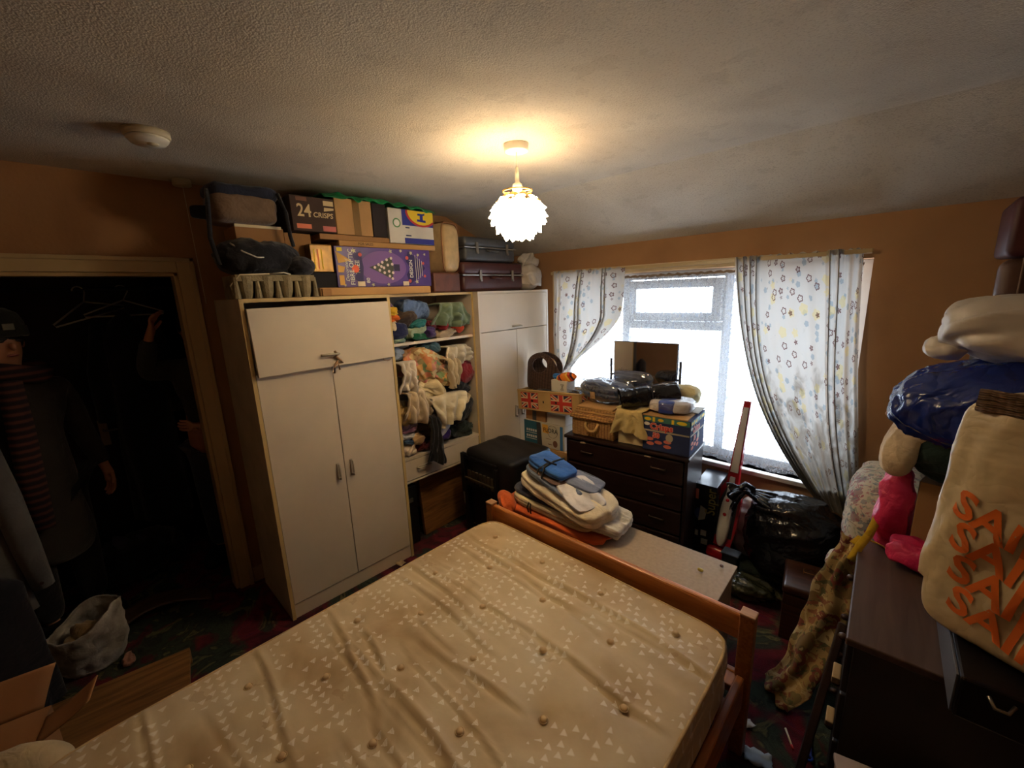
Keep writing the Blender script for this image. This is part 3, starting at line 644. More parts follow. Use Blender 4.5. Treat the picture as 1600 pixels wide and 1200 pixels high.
mk('handle', tube(bmesh.new(), [(-.04, 0, .33), (-.04, 0, .345), (.04, 0, .345), (.04, 0, .33)], .006), mat('tan_piping', (150, 96, 50)), t, True)
# two suitcases
def suitcase(name, label, loc, s, m_, trim, rz, zsplit, latches):
    t = thing(name, label, 'suitcase', loc, rz); sx, sy, sz = s
    mk('case_body', B(bmesh.new(), (0, 0, zsplit/2), (sx, sy, zsplit-.002), .028, seg=4), m_, t, True)
    mk('case_lid', B(bmesh.new(), (0, 0, (sz+zsplit)/2), (sx, sy, sz-zsplit-.002), .028, seg=4), m_, t, True)
    mk('metal_trim', bx((-sx/2-.002, -sy/2-.002, zsplit-.005), (sx/2+.002, sy/2+.002, zsplit+.005), .003), trim, t)
    for y in latches:
        l_ = mk('latch', bx((sx/2, y-.012, zsplit-.045), (sx/2+.008, y+.012, zsplit+.035), .002), STEEL, t)
        mk('keyhole', lathe(bmesh.new(), [(.0, 0), (.009, .0), (.009, .006), (0, .006)], 12), STEEL, l_, loc=(sx/2+.008, y, zsplit-.04), rot=(0, PI/2, 0))
    mk('handle', tube(bmesh.new(), [(sx/2, -.05, zsplit-.02), (sx/2+.025, -.045, zsplit-.025), (sx/2+.025, .045, zsplit-.025), (sx/2, .05, zsplit-.02)], .008), trim if False else m_, t, True)
    return t
suitcase('suitcase', 'maroon hard suitcase with two chrome latches on the right wardrobe top', (-2.53, 2.31, ZT), (.30, .64, .215), mat('maroon_vinyl', (78, 40, 38), rough=.4, var=.1, scale=20), STEEL, math.radians(0), .12, (-.15, .19))
suitcase('suitcase', 'slate grey suitcase with pale trim lying on the maroon suitcase', (-2.55, 2.30, ZT+.218), (.30, .54, .175), mat('slate_vinyl', (78, 78, 80), rough=.45, var=.1, scale=20), STEEL, math.radians(1), .10, (-.15, .17))
# translucent carrier bag
pbm = mat('milky_polythene', (206, 196, 184), rough=.35, var=.06, scale=6, bump=.4, bscale=12)
t = thing('carrier_bag', 'milky plastic carrier bag with knotted handles at the window end of the wardrobe top', 'carrier bag', (-2.44, 2.745, ZT))
sofo('bag_body', pbm, (.10, .10, .11), (0, 0, .11), t, e=2.4, amp=.016, fr=10, seed=50, flat=1)
sofo('bag_handles', pbm, (.05, .09, .05), (.02, -.02, .235), t, e=2, amp=.02, fr=16, seed=51, dirv=(0, 1, .5))
mk('print_patch', soft((.003, .03, .02), amp=0), flat_mat('faded_orange', (210, 140, 100)), t, True, loc=(.098, .03, .05))
# ---------------------------------------------------------------- curtains and net
rail = thing('curtain_rail', 'cream curtain rail above the window', 'curtain rail', (-1.25, 2.9, 1.895))
bm = bx((-1.06, .005, -.012), (1.045, .02, .012), .003); mk('rail_bar', bm, TRIM, rail)
mk('bracket', bx((-1.0, .02, -.012), (-.97, .05, .02)), TRIM, rail); mk('bracket', bx((.95, .02, -.012), (.98, .05, .02)), TRIM, rail)
CURT = m_floral('curtain_floral_cotton', (196, 190, 182), (92, 50, 48), (204, 184, 122), (110, 134, 148), 1.0, translucent=.36, density=.58, big=1.5, dirt_shade=9)
# scale of pattern is in uv units: 1 uv = about 0.075 m
def pleats(u, groups):
    """map cloth parameter to (position along rail 0..1, depth); in a group the cloth doubles back on itself"""
    x = 0; tot = sum(g[1] for g in groups); y = 0
    for (lu, lx, nf, dep) in groups:
        if u <= lu or (lu, lx, nf, dep) == groups[-1]:
            f = min(1, max(0, u/lu)); x += lx*f; w_ = math.sin(PI*f)**.5 if nf else 0
            x += .55*lx/max(nf, 1)*math.sin(f*2*PI*nf)*(1 if dep > .03 else 0)*.5
            y += dep*(.5-.5*math.cos(f*2*PI*nf))*(-1 if dep > .03 else 1)
            return x, y
        u -= lu; x += lx
    return x, y
def curt_l(u, v):
    x_, y_ = pleats(u, [(.12, .12, 2, .02), (.16, .24, 1, .012), (.24, .10, 2, .05), (.20, .26, 1.5, .015), (.16, .08, 2, .045), (.12, .20, 1, .012)])
    sw = max(0, v-.35)**1.4
    xr = -1.60-.05*v-.42*max(0, v-.42)**1.5*2.0; xl = -2.27+.02*v
    x = xl+(xr-xl)*x_
    z = 1.905-v*(.87-.17*max(0, x_-.5)/.5*v)
    if v < .04: z += .006*math.sin(u*2*PI*16)
    return (x+.010*math.sin(v*7+x_*6), 2.895+y_*(.55+.6*v)-.02*math.sin(PI*v), z)
bm = bmesh.new(); sheet(bm, 240, 60, curt_l, (1.1/.075, .9/.075))
o = mk('curtain', bm, CURT, None, True); tag(o, 'short floral curtain at the left of the window, ending above the boxes', 'curtain')
def curt_r(u, v):
    x_, y_ = pleats(u, [(.40, .22, 4, .055), (.10, .15, 1, .010), (.10, .17, 1, .012), (.12, .20, 1.5, .012), (.14, .12, 2, .045), (.14, .14, 2, .022)])
    xr = -.245+.13*v; xl = -.86+.10*v+.52*v*v*(.55+.45*v)
    x = xl+(xr-xl)*x_
    z = 1.91-v*1.47+(.006*math.sin(u*2*PI*18) if v < .03 else 0)-.03*v*x_
    return (x-.03*v*math.sin(PI*x_)+.008*math.sin(v*6+x_*9), 2.905+y_*(.6+.4*v)-.04*v*v*(1-x_), z)
bm = bmesh.new(); sheet(bm, 320, 80, curt_r, (1.9/.075, 1.5/.075))
o = mk('curtain', bm, CURT, None, True); tag(o, 'long floral curtain at the right of the window, swept down to the wall corner', 'curtain')
LACE = m_lace()
def net(u, v):
    x = -2.24+u*2.0; pl = .012*math.sin(u*2*PI*26+.6*math.sin(v*4))+.006*math.sin(u*2*PI*61)
    z = 1.825-v*1.245; y = 2.975+pl*(.5+.5*v)
    if v > .95: y = 2.975-(v-.95)*1.2+pl*.6; z = .64-(v-.95)*1.2+.008*math.sin(u*50)
    return (x, y, z)
bm = bmesh.new(); sheet(bm, 260, 40, net, (4.6, 2.9))
o = mk('net_curtain', bm, LACE, None, True); tag(o, 'white lace net curtain hanging behind the floral curtains, its hem on the sill', 'net curtain')
bm = bmesh.new()
tube(bm, [(-2.24+i*.02, 2.972+.004*math.sin(i*1.7), 1.832+.004*math.sin(i*2.3)) for i in range(101)], [.010+.003*math.sin(i*1.9) for i in range(101)], 6)
mk('gathered_heading', bm, cloth('grubby_net_heading', (140, 120, 100)), o, True)

# ---------------------------------------------------------------- dresser under the window
DW = wood('dark_mahogany', (46, 28, 24), (26, 14, 12), .32, 0)
t = thing('dresser', 'dark wood chest of four long drawers below the window, piled with boxes', 'chest of drawers', (-1.70, 2.28, 0), math.radians(6))
L_, D_, H_ = .83, .36, .755
bm = abx(bmesh.new(), (0, 0.012, .04), (.02, D_, H_-.02), .002); abx(bm, (L_-.02, .012, .04), (L_, D_, H_-.02), .002); abx(bm, (.02, D_-.01, .04), (L_-.02, D_, H_-.02)); abx(bm, (.02, .012, .04), (L_-.02, D_-.01, .06))
mk('carcass', bm, DW, t)
mk('top', bx((-.012, -.008, H_-.022), (L_+.012, D_+.0, H_), .006), DW, t)
mk('base', bx((-.0, .02, 0), (L_, D_, .04), .003), DW, t)
for k, (a, b) in enumerate(((.57, .722), (.40, .56), (.235, .39), (.065, .225))):
    d = mk('drawer', bx((.022, 0, a), (L_-.022, .3, b), .008), DW, t)
    for x in (.17, .66):
        bm = tube(bmesh.new(), [(x-.045, 0, (a+b)/2+.01), (x-.04, -.014, (a+b)/2+.01), (x+.04, -.014, (a+b)/2+.01), (x+.045, 0, (a+b)/2+.01)], .006)
        mk('drawer_handle', bm, mat('bronze_handle', (70, 54, 44), rough=.4, metal=.5, bump=0), d, True)
    if k == 0:
        for x in (.17, .62): mk('sagging_paper', soft((.02, .003, .006), amp=.003, fr=40, seed=x*10, n=6), flat_mat('cream_paper', (196, 170, 130)), d, True, loc=(x-.03, -.002, b-.004))
ZD = H_+.001
# swing mirror standing at the back of the dresser
t = thing('dressing_mirror', 'rectangular dressing-table mirror on dark posts at the back of the dresser', 'mirror', (-1.36, 2.755, ZD), math.radians(3), None)
MF = mat('dark_mirror_frame', (38, 38, 52), rough=.4, bump=0)
mk('base', bx((-.25, -.02, 0), (.25, .05, .03), .004), MF, t)
for x in (-.255, .255): mk('post', tube(bmesh.new(), [(x, 0, .0), (x, 0, .50 if x > 0 else .49)], .009), MF, t, True)
mfr = mk('mirror_back', bx((-.235, .004, .12), (.235, .016, .62), .003), MF, t)
mg = NT('silver_mirror'); mg.b.inputs['Metallic'].default_value = 1; mg.b.inputs['Roughness'].default_value = .03; mg.b.inputs['Base Color'].default_value = (.8, .8, .8, 1)
mk('mirror_glass', bx((-.232, -.002, .123), (.232, .003, .617)), mg.m, t)
mk('swivel_bolt', tube(bmesh.new(), [(-.255, .005, .37), (-.235, .01, .37)], .008), MF, t); mk('swivel_bolt', tube(bmesh.new(), [(.235, .01, .37), (.255, .005, .37)], .008), MF, t)
# wicker hamper
def m_wick(name, c, c2, s=70):
    t = NT(name); co = t.coord(); wv = t.n('ShaderNodeTexWave', wave_type='BANDS', bands_direction='Z'); wv.inputs['Scale'].default_value = s; wv.inputs['Distortion'].default_value = 2; t.l(co, wv.inputs[0])
    w2 = t.n('ShaderNodeTexWave', wave_type='BANDS', bands_direction='X'); w2.inputs['Scale'].default_value = s*.35; w2.inputs['Distortion'].default_value = 1; t.l(co, w2.inputs[0])
    f = t.math('MULTIPLY', wv.outputs['Fac'], t.math('ADD', w2.outputs['Fac'], .5))
    t.l(t.ramp(f, [(.15, lin(c2)), (.6, lin(c))]), t.b.inputs['Base Color']); t.b.inputs['Roughness'].default_value = .6; t.bump(f, .8, .004); return t.m
WK = m_wick('honey_wicker', (214, 164, 96), (136, 90, 46), 40); WKD = m_wick('dark_brown_wicker', (96, 64, 46), (44, 28, 22), 34)
t = thing('picnic_hamper', 'honey-coloured wicker hamper with a loop handle on the dresser', 'hamper', (-1.525, 2.445, ZD), math.radians(6))
mk('hamper_body', B(bmesh.new(), (0, 0, .065), (.32, .22, .13), .012, seg=3), WK, t, True)
bm = bmesh.new()
for k in range(15): B(bm, (-.152+k*.0217, -.112, .062), (.006, .006, .118), .002)
mk('upright_canes', bm, WK, t)
mk('hamper_lid', B(bmesh.new(), (0, -.004, .145), (.335, .235, .026), .01, seg=3), WK, t, True)
mk('lid_rim', tube(bmesh.new(), [(-.165, -.122, .134), (.165, -.122, .134)], .008), WK, t, True)
mk('handle', tube(bmesh.new(), [(-.045+.0, -.116, .105)]+[(-.045*math.cos(a), -.135, .10-.05*math.sin(a)) for a in [k*PI/10 for k in range(1, 10)]]+[(.045, -.116, .105)], .0085), mat('pale_cane', (220, 176, 110), rough=.5), t, True)
# wicker tray / folded cardboard on hamper
o = thing('wicker_tray', 'flat tan tray with slatted edge lying on the wicker hamper', 'tray', (-1.53, 2.47, ZD+.160), math.radians(8))
for k in range(3): mk('slat_layer', bx((-.15+.008*k, -.11, k*.016), (.15-.01*k, .11, k*.016+.013), .003), WK if k % 2 else CARD2, o)
# cream cloth draped over a white box
o = carton('small_carton', 'small cream carton between the hamper and the crisps carton, mostly under a cloth', (-1.26, 2.475, ZD), (.17, .2, .22), board('cream_carton', (202, 184, 140)), math.radians(6), flaps=False)
def drape(u, v):
    x = (u-.5)*.20
    if v < .4: p = (x, .10-v/.4*.22, .228+.012*math.sin(u*9))
    else:
        q = (v-.4)/.6; p = (x*(.8+.45*q), -.122-.018*math.sin(u*PI*5+q)*q-.01, .226-q*.165+.02*math.sin(u*4)*q)
    n_ = noise.noise(Vector((u*5, v*5, 8)))*.012
    return (p[0]+n_, p[1]-abs(n_), p[2]+n_*.5)
bm = bmesh.new(); sheet(bm, 40, 50, drape)
o = thick(mk('cloth', bm, cloth('pale_yellow_cloth', (204, 180, 118)), None, True, loc=(-1.26, 2.475, ZD+.008), rot=(0, 0, math.radians(6))), .006); tag(o, 'pale yellow cloth hanging over the small carton beside the hamper', 'cloth')
# crisps carton 50
t = thing('crisps_box', 'navy blue 50 crisps carton at the right end of the dresser', 'box', (-1.03, 2.522, ZD), math.radians(5))
NV = board('navy_card', (38, 50, 92)); w_, d_, h_ = .285, .30, .222
mk('body', bx((-w_/2, -d_/2, 0), (w_/2, d_/2, h_), .003), NV, t)
GRN = flat_mat('green_band', (60, 120, 110)); PNK = flat_mat('salmon_print', (222, 120, 98)); CRR = flat_mat('crisps_red', (212, 70, 56)); BEI = flat_mat('beige_print', (176, 164, 138))
for (fo, xd, wd, sgn) in (((-w_/2, -d_/2, 0), XP, w_, 1), ((w_/2, -d_/2, 0), YP, d_, 1)):
    def Pp(n, P, m_, off=.0012): decal(n, P, m_, t, fo, xd, ZP, off)
    Pp('green_band', [rect(.004, h_-.036, wd-.004, h_-.004)], GRN)
    for q_ in ([rect(.06, h_-.034, .075, h_-.006), rect(wd-.11, h_-.034, wd-.095, h_-.006), ell(.11, h_-.02, .018, .009), ell(wd-.05, h_-.02, .03, .011), ell(.03, h_-.02, .022, .010)]): Pp('yellow_print', [q_], YEP, .002)
    Pp('beige_band', [[(.004, h_-.098), (wd-.004, h_-.098), (wd-.004, h_-.088), (.004, h_-.088)], ell(.165, h_-.125, .022, .026)], BEI)
    Pp('white_oval', [ell(.025, h_-.052, .019, .011)], WHP)
    Pp('flavour_oval', [ell(x, y, .024, .0115) for x, y in ((.045, .075), (.05, .045), (.10, .058), (.155, .07), (.155, .04))], PNK)
    o0 = Vector(fo)
    text('Crisps', .054, flat_mat('pale_pink_print', (232, 170, 150)), t, o0+xd*.115+ZP*(h_-.065), xd, ZP, .002, bold=.004); text('Crisps', .054, CRR, t, o0+xd*.115+ZP*(h_-.065), xd, ZP, .0035, bold=.0012)
    text('50', .042, flat_mat('pale_pink_print', (232, 170, 150)), t, o0+xd*.085+ZP*(h_-.122), xd, ZP, .002, bold=.004); text('50', .042, CRR, t, o0+xd*.085+ZP*(h_-.122), xd, ZP, .0035, bold=.0012)
mk('flap', B(bmesh.new(), (-.01, -.03, h_+.006), (.27, .25, .009), .003, M=Matrix.Rotation(math.radians(1.5), 3, 'X')), CARD2, t); mk('flap', B(bmesh.new(), (.03, .07, h_+.013), (.22, .15, .007), .002), board('white_card', (210, 204, 192)), t)
# packed towel
t = thing('packaged_towels', 'white towels with a blue band wrapped in clear plastic on the crisps carton', 'towels', (-1.04, 2.50, ZD+h_+.018), math.radians(12))
sofo('towel', cloth('white_towel', (214, 208, 204)), (.125, .10, .036), (0, 0, .036), t, e=4.5, amp=.004, fr=12, seed=60, flat=1)
bm = bmesh.new(); soft_b = soft((.048, .1035, .0395), e=9, amp=.001, fr=6, seed=61); mk('blue_band', soft_b, flat_mat('blue_band', (44, 66, 150), .35), t, True, loc=(-.015, -.0, .036))
WRAP = NT('clear_wrap'); wt = WRAP.n('ShaderNodeBsdfTransparent'); wg = WRAP.n('ShaderNodeBsdfGlossy'); wg.inputs['Roughness'].default_value = .12; wm = WRAP.n('ShaderNodeMixShader'); wm.inputs[0].default_value = .22
WRAP.l(wt.outputs[0], wm.inputs[1]); WRAP.l(wg.outputs[0], wm.inputs[2]); WRAP.l(wm.outputs[0], WRAP.out.inputs[0])
sofo('clear_wrap', WRAP.m, (.135, .108, .043), (0, 0, .04), t, e=3, amp=.004, fr=22, seed=62)
# wrapped blankets + roll + cream blanket
t = thing('wrapped_blanket', 'grey blue blanket in clear plastic lying across the hamper and union flag box', 'blanket', (-1.56, 2.58, ZD+.215), math.radians(-8))
sofo('blanket', cloth('slate_blue_blanket', (72, 84, 112), (40, 46, 66)), (.19, .13, .07), (0, 0, .07), t, e=3.2, amp=.006, fr=7, seed=63, layers=4, lamp=.012, flat=1)
sofo('clear_wrap', WRAP.m, (.205, .142, .078), (0, 0, .073), t, e=3, amp=.007, fr=18, seed=64)
mk('paper_tag', bx((-.03, -.137, .03), (.012, -.133, .075)), CARD2, t)
o = mk('cardboard_box', bx((-.12, -.07, 0), (.12, .075, .205), .003), CARD, loc=(-1.60, 2.665, ZD), rot=(0, 0, math.radians(6))); tag(o, 'plain brown box hidden behind the hamper on the dresser', 'box')
t = thing('black_roll', 'shiny black plastic sack rolled up and tied in front of the mirror', 'roll', (-1.25, 2.45, ZD+.25), 0)
RB = plastic('shiny_black_plastic', (22, 22, 26), .18)
M_ = Matrix.Rotation(math.radians(38), 3, 'Z') @ Matrix.Rotation(math.radians(-6), 3, 'Y')
def rollf(u, v):
    a = u*2*PI*1.12; r = (.074+.006*math.sin(a*3+v*4)-.018*math.exp(-((v-.55)/.05)**2)*.6)*(1-.06*u)
    return M_ @ Vector(((v-.5)*.36, r*1.15*math.cos(a), r*.85*math.sin(a)))+Vector((.06, .03, .07))
bm = bmesh.new(); sheet(bm, 48, 40, rollf); thick(mk('rolled_sheet', bm, RB, t, True), .004)
bm = tube(bmesh.new(), [M_ @ Vector((.015, .078*math.cos(a), .058*math.sin(a)))+Vector((.06, .03, .07)) for a in [k*2*PI/24 for k in range(25)]], .004, 6); mk('tie', bm, INK, t, True)
mk('inner_fold', soft((.15, .05, .035), e=2.2, amp=.008, fr=14, seed=65, M=M_), cloth('black_nylon', (20, 18, 24)), t, True, loc=(.075, .04, .066))
o = sofo('folded_blanket', cloth('cream_blanket', (206, 190, 140)), (.11, .07, .065), (-1.06, 2.68, ZD+.30), rot=(0, 0, .1), e=2.8, amp=.008, fr=10, seed=66, flat=1); tag(o, 'cream blanket bundle between the black roll and the mirror post', 'blanket')
# ---------------------------------------------------------------- stack of cartons left of the dresser

t = carton('cardboard_box', 'tan carton with red stripes, lowest of the stack beside the dresser', (-2.00, 2.56, 0), (.40, .24, .53), CARD2, math.radians(2))
decal('red_stripe', [[(.10, .38), (.125, .38), (.135, .46), (.11, .48)]], REDP, t, (0, -.12, 0), XP, ZP); decal('printed_line', [rect(.03, .4, .035, .5), rect(.045, .4, .05, .5), rect(.07, .42, .075, .5)], flat_mat('brown_print', (120, 76, 54)), t, (0, -.12, 0), XP, ZP)
t = carton('margarine_box', 'white, teal and blue FLORA carton in the stack beside the right wardrobe', (-2.045, 2.56, .532), (.395, .235, .20), board('cream_white_card', (206, 196, 176)), math.radians(3))
fo = (-.1975, -.1175, 0)
decal('teal_panel', [rect(0.002, .002, .15, .198)], flat_mat('teal_print', (46, 104, 124)), t, fo, XP, ZP); decal('parcel_tape', [[(.135, .002), (.185, .002), (.17, .198), (.13, .198)]], flat_mat('grey_tape', (72, 70, 70), .3), t, fo, XP, ZP, .002)
for k in range(2): decal('printed_block', [rect(.025+i*.022, .11-k*.05, .042+i*.022, .13-k*.05) for i in range(5)]+[rect(.02, .095-k*.05, .13, .1-k*.05)], WHP, t, fo, XP, ZP, .002)
decal('orange_patch', [[(.19, .12), (.25, .12), (.24, .19), (.185, .19)]], flat_mat('amber_print', (232, 170, 60)), t, fo, XP, ZP)
decal('blue_stripe', [rect(.355, .003, .382, .197)], flat_mat('mid_blue_print', (60, 120, 180)), t, fo, XP, ZP)
text('FLORA', .05, INK, t, Vector(fo)+Vector((.265, 0, .145)), XP, ZP, .0025, bold=.0005, sx=.9)
bm = bmesh.new(); o_ = Vector(fo)+Vector((.285, -.002, .14)); tube(bm, [o_+Vector((.048*math.cos(a), 0, .05*math.sin(a))) for a in [k*2*PI/32 for k in range(33)]], .0012, 4); mk('circle_print', bm, INK, t)
decal('brown_print', [ell(.31, .045, .022, .028), rect(.24, .03, .28, .036), rect(.22, .075, .27, .078)], flat_mat('brown_print', (120, 76, 54)), t, fo, XP, ZP, .002)
decal('blue_stripe', [rect(.13, .02, .18, .185)], flat_mat('slate_print', (90, 96, 130)), t, (.1975, -.1175, 0), YP, ZP)
t = carton('cardboard_box', 'brown taped box squeezed under the union flag box, left of a white one', (-2.13, 2.56, .734), (.2, .22, .095), CARD, math.radians(2)); decal('parcel_tape', [rect(.07, .002, .11, .093)], flat_mat('grey_tape', (72, 70, 70), .3), t, (-.1, -.11, 0), XP, ZP)
t = carton('paper_stack', 'white papers and box lid squeezed under the union flag box on the right', (-1.93, 2.56, .734), (.17, .21, .085), board('white_card', (210, 204, 192)), math.radians(4), cat='papers')
# union flag box
t = thing('union_flag_box', 'shallow open carton printed with union flags, on top of the stack by the wardrobe', 'box', (-1.965, 2.53, .845), math.radians(3), None, (math.radians(0), math.radians(-3.5), math.radians(2)))
w_, d_, h_ = .585, .26, .155; bm = bx((-w_/2, -d_/2, 0), (w_/2, d_/2, .006)); UC = board('tan_flag_card', (200, 164, 104))
for a in ((-w_/2, -d_/2, .006, w_/2, -d_/2+.006, h_), (-w_/2, d_/2-.006, .006, w_/2, d_/2, h_), (-w_/2, -d_/2+.006, .006, -w_/2+.006, d_/2-.006, h_), (w_/2-.006, -d_/2+.006, .006, w_/2, d_/2-.006, h_)): abx(bm, a[:3], a[3:], .001)
mk('tray_body', bm, UC, t); mk('rolled_rim', bx((-w_/2, -d_/2-.004, h_-.004), (w_/2, -d_/2+.02, h_+.006), .004), UC, t)
FB = flat_mat('flag_blue', (40, 46, 78)); FR = flat_mat('flag_red', (204, 56, 42)); FW = flat_mat('flag_white', (222, 200, 160))
def flag(o, xd, W, H):
    decal('flag_red_border', [rect(-.004, -.004, W+.004, H+.004)], FR, t, o, xd, ZP, .001)
    decal('flag_blue_field', [rect(0, 0, W, H)], FB, t, o, xd, ZP, .0016)
    k = .16*H
    decal('flag_white_saltire', [[(0, 0), (k, 0), (W, H-k), (W, H), (W-k, H), (0, k)], [(W, 0), (W, k), (k, H), (0, H), (0, H-k), (W-k, 0)]], FW, t, o, xd, ZP, .0022)
    k = .055*H
    decal('flag_red_saltire', [[(0, 0), (k, 0), (W, H-k), (W, H), (W-k, H), (0, k)], [(W, 0), (W, k), (k, H), (0, H), (0, H-k), (W-k, 0)]], FR, t, o, xd, ZP, .0028)
    decal('flag_white_cross', [rect(W*.36, 0, W*.64, H), rect(0, H*.3, W*.36, H*.7), rect(W*.64, H*.3, W, H*.7)], FW, t, o, xd, ZP, .0034)
    decal('flag_red_cross', [rect(W*.41, 0, W*.59, H), rect(0, H*.38, W*.41, H*.62), rect(W*.59, H*.38, W, H*.62)], FR, t, o, xd, ZP, .004)
flag(Vector((-w_/2+.04, -d_/2, .018)), XP, .165, .12); flag(Vector((w_/2-.25, -d_/2, .018)), XP, .185, .12); flag(Vector((w_/2, -d_/2+.04, .018)), YP, .17, .115)
decal('hand_hole', [ell(-.14, .078, .012, .010), ell(.09, .08, .010, .009), ell(-.03, .076, .006, .010)], INK, t, (0, -d_/2, 0), XP, ZP, .005)

sofo('dark_contents', DK, (.27, .11, .055), (0, 0, .095), t, e=3, amp=.012, fr=12, seed=70)
# wicker basket
t = thing('basket', 'round dark woven basket bag with an arched hole handle on the union flag box', 'basket', (-2.11, 2.56, .985), math.radians(-6))
bm = bmesh.new()
def wall_(sg):
    rows = 34; cols = 48; g = {}
    for i in range(cols+1):
        for j in range(rows+1):
            x = -math.cos(PI*i/cols); c_ = math.sqrt(max(0, 1-x*x)); hi = .14+.15*c_; lo = max(0, .14-.21*c_)
            zz = lo+(hi-lo)*j/rows; dy = .085*c_**.7*max(0, 1-(zz/.30)**1.6)**.5
            g[i, j] = Vector((.175*x, sg*dy, zz))
    vv = {k: bm.verts.new(p) for k, p in g.items()}
    for i in range(cols):
        for j in range(rows):
            c = (g[i, j]+g[i+1, j+1])/2
            if (c.x/.088)**2+((c.z-.195)/.062)**2 < 1: continue
            try: bm.faces.new((vv[i, j], vv[i+1, j], vv[i+1, j+1], vv[i, j+1]))
            except ValueError: pass
wall_(-1); wall_(1)
bmesh.ops.remove_doubles(bm, verts=bm.verts, dist=.0008)
thick(mk('basket_body', bm, WKD, t, True), .008)
bm = bmesh.new()
def rimp(sg, a):
    x, z = .090*math.cos(a), .195+.064*math.sin(a); c_ = math.sqrt(1-(x/.175)**2); return (x, sg*.085*c_**.7*(1-(z/.30)**1.6)**.5, z)
for sg in (-1, 1): tube(bm, [rimp(sg, k*2*PI/36) for k in range(37)], .008, 6)
mk('handle_rim', bm, WKD, t, True)
mk('base', bx((-.12, -.06, 0), (.12, .06, .008), .003), WKD, t)
# white box with cross + striped knit
t = thing('small_white_box', 'small white open box marked with a drawn hourglass beside the wicker basket', 'box', (-1.885, 2.50, 1.003), math.radians(4))
mk('body', bx((-.07, -.055, 0), (.07, .055, .09), .002), board('white_card', (210, 204, 192)), t)
bm = bmesh.new()
for a, b in (((.015, .02), (.04, .062)), ((.04, .02), (.015, .062)), ((.012, .062), (.042, .062)), ((.012, .02), (.042, .02))): tube(bm, [(a[0], -.056, a[1]), (b[0], -.056, b[1])], .0012, 4)
mk('drawn_mark', bm, INK, t)
def m_stripes():
    t = NT('striped_knit'); co = t.coord(); mp = t.n('ShaderNodeSeparateXYZ'); t.l(co, mp.inputs[0])
    f = t.math('FRACT', t.math('MULTIPLY', t.math('ADD', mp.outputs[0], t.math('MULTIPLY', mp.outputs[2], .4)), 11))
    c = t.ramp(f, [(.0, lin((226, 140, 40))), (.25, lin((232, 190, 80))), (.4, lin((196, 66, 34))), (.6, lin((70, 30, 30))), (.75, lin((226, 120, 40)))]); c.node.color_ramp.interpolation = 'CONSTANT'
    t.l(c, t.b.inputs['Base Color']); t.b.inputs['Roughness'].default_value = .95; return t.m
o = sofo('knitted_scarf', m_stripes(), (.085, .045, .032), (-1.85, 2.50, 1.112), rot=(0, math.radians(-12), .15), e=2.2, amp=.005, fr=14, seed=71); tag(o, 'orange, yellow and brown striped knit lying on the small white box', 'scarf')
o = sofo('cloth', cloth('bright_blue_cloth', (36, 110, 180)), (.035, .035, .025), (-1.945, 2.505, 1.108), e=2.2, amp=.006, fr=20, seed=72, n=10); tag(o, 'bright blue cloth poking out of the small white box', 'cloth')
o = sofo('plastic_bag', WRAP.m, (.10, .07, .05), (-1.76, 2.52, 1.06), e=2.2, amp=.014, fr=16, seed=73); tag(o, 'crinkled clear plastic bag between the small white box and the wrapped blanket', 'plastic bag')

# ---------------------------------------------------------------- black box stool
t = thing('covered_stool', 'black upholstered box stool with a slatted metal side beside the drawers', 'stool', (-2.01, 2.01, 0), math.radians(0))
BV = mat('black_vinyl_cover', (20, 19, 20), rough=.45, var=.1, scale=7, bump=.25, bscale=18)
mk('seat_cover', soft((.245, .22, .115), e=9, amp=.003, fr=6, seed=80, n=22), BV, t, True, loc=(0, 0, .555))
BF = mat('black_painted_wood', (18, 16, 18), rough=.4)
for x in (-.235, .235):
    for y in (-.20, .20): mk('leg', bx((x-.02, y-.02, 0), (x+.02, y+.02, .46), .004), BF, t)
bm = abx(bmesh.new(), (-.235, -.235, .60), (.11, -.22, .625), .003); abx(bm, (-.25, -.245, .34), (-.21, -.215, .64), .004); abx(bm, (.09, -.245, .30), (.12, -.215, .60), .004); abx(bm, (-.235, -.235, .40), (.11, -.22, .43), .003)
mk('side_frame', bm, BF, t)
bm = bmesh.new()
for k in range(7): abx(bm, (-.19+k*.04, -.235, .43), (-.165+k*.04, -.222, .52), .002)
abx(bm, (-.21, -.245, .455), (.09, -.236, .468), .002)
mk('metal_slats', bm, mat('dull_brass_slats', (110, 96, 74), rough=.35, metal=.6, bump=0), t)
mk('back_panel', bx((-.21, -.19, .08), (.21, -.18, .44)), BF, t)
# under the drawer
o = mk('veneer_sheet', B(bmesh.new(), (0, 0, .235), (.03, .40, .47), .004), wood('grained_veneer', (150, 104, 58), (104, 66, 34), .5, 1, 2.5), loc=(-2.47, 1.745, 0.003), rot=(0, math.radians(-4), math.radians(2))); tag(o, 'sheet of grained wood veneer leaning under the shelf unit drawer', 'panel')
t = thing('speaker_box', 'narrow black case standing in the dark left corner under the drawer', 'case', (-2.50, 1.43, 0)); mk('body', bx((-.1, -.055, 0), (.08, .055, .45), .01), BV, t); mk('clasp', bx((.08, -.015, .33), (.088, .015, .36), .002), STEEL, t)
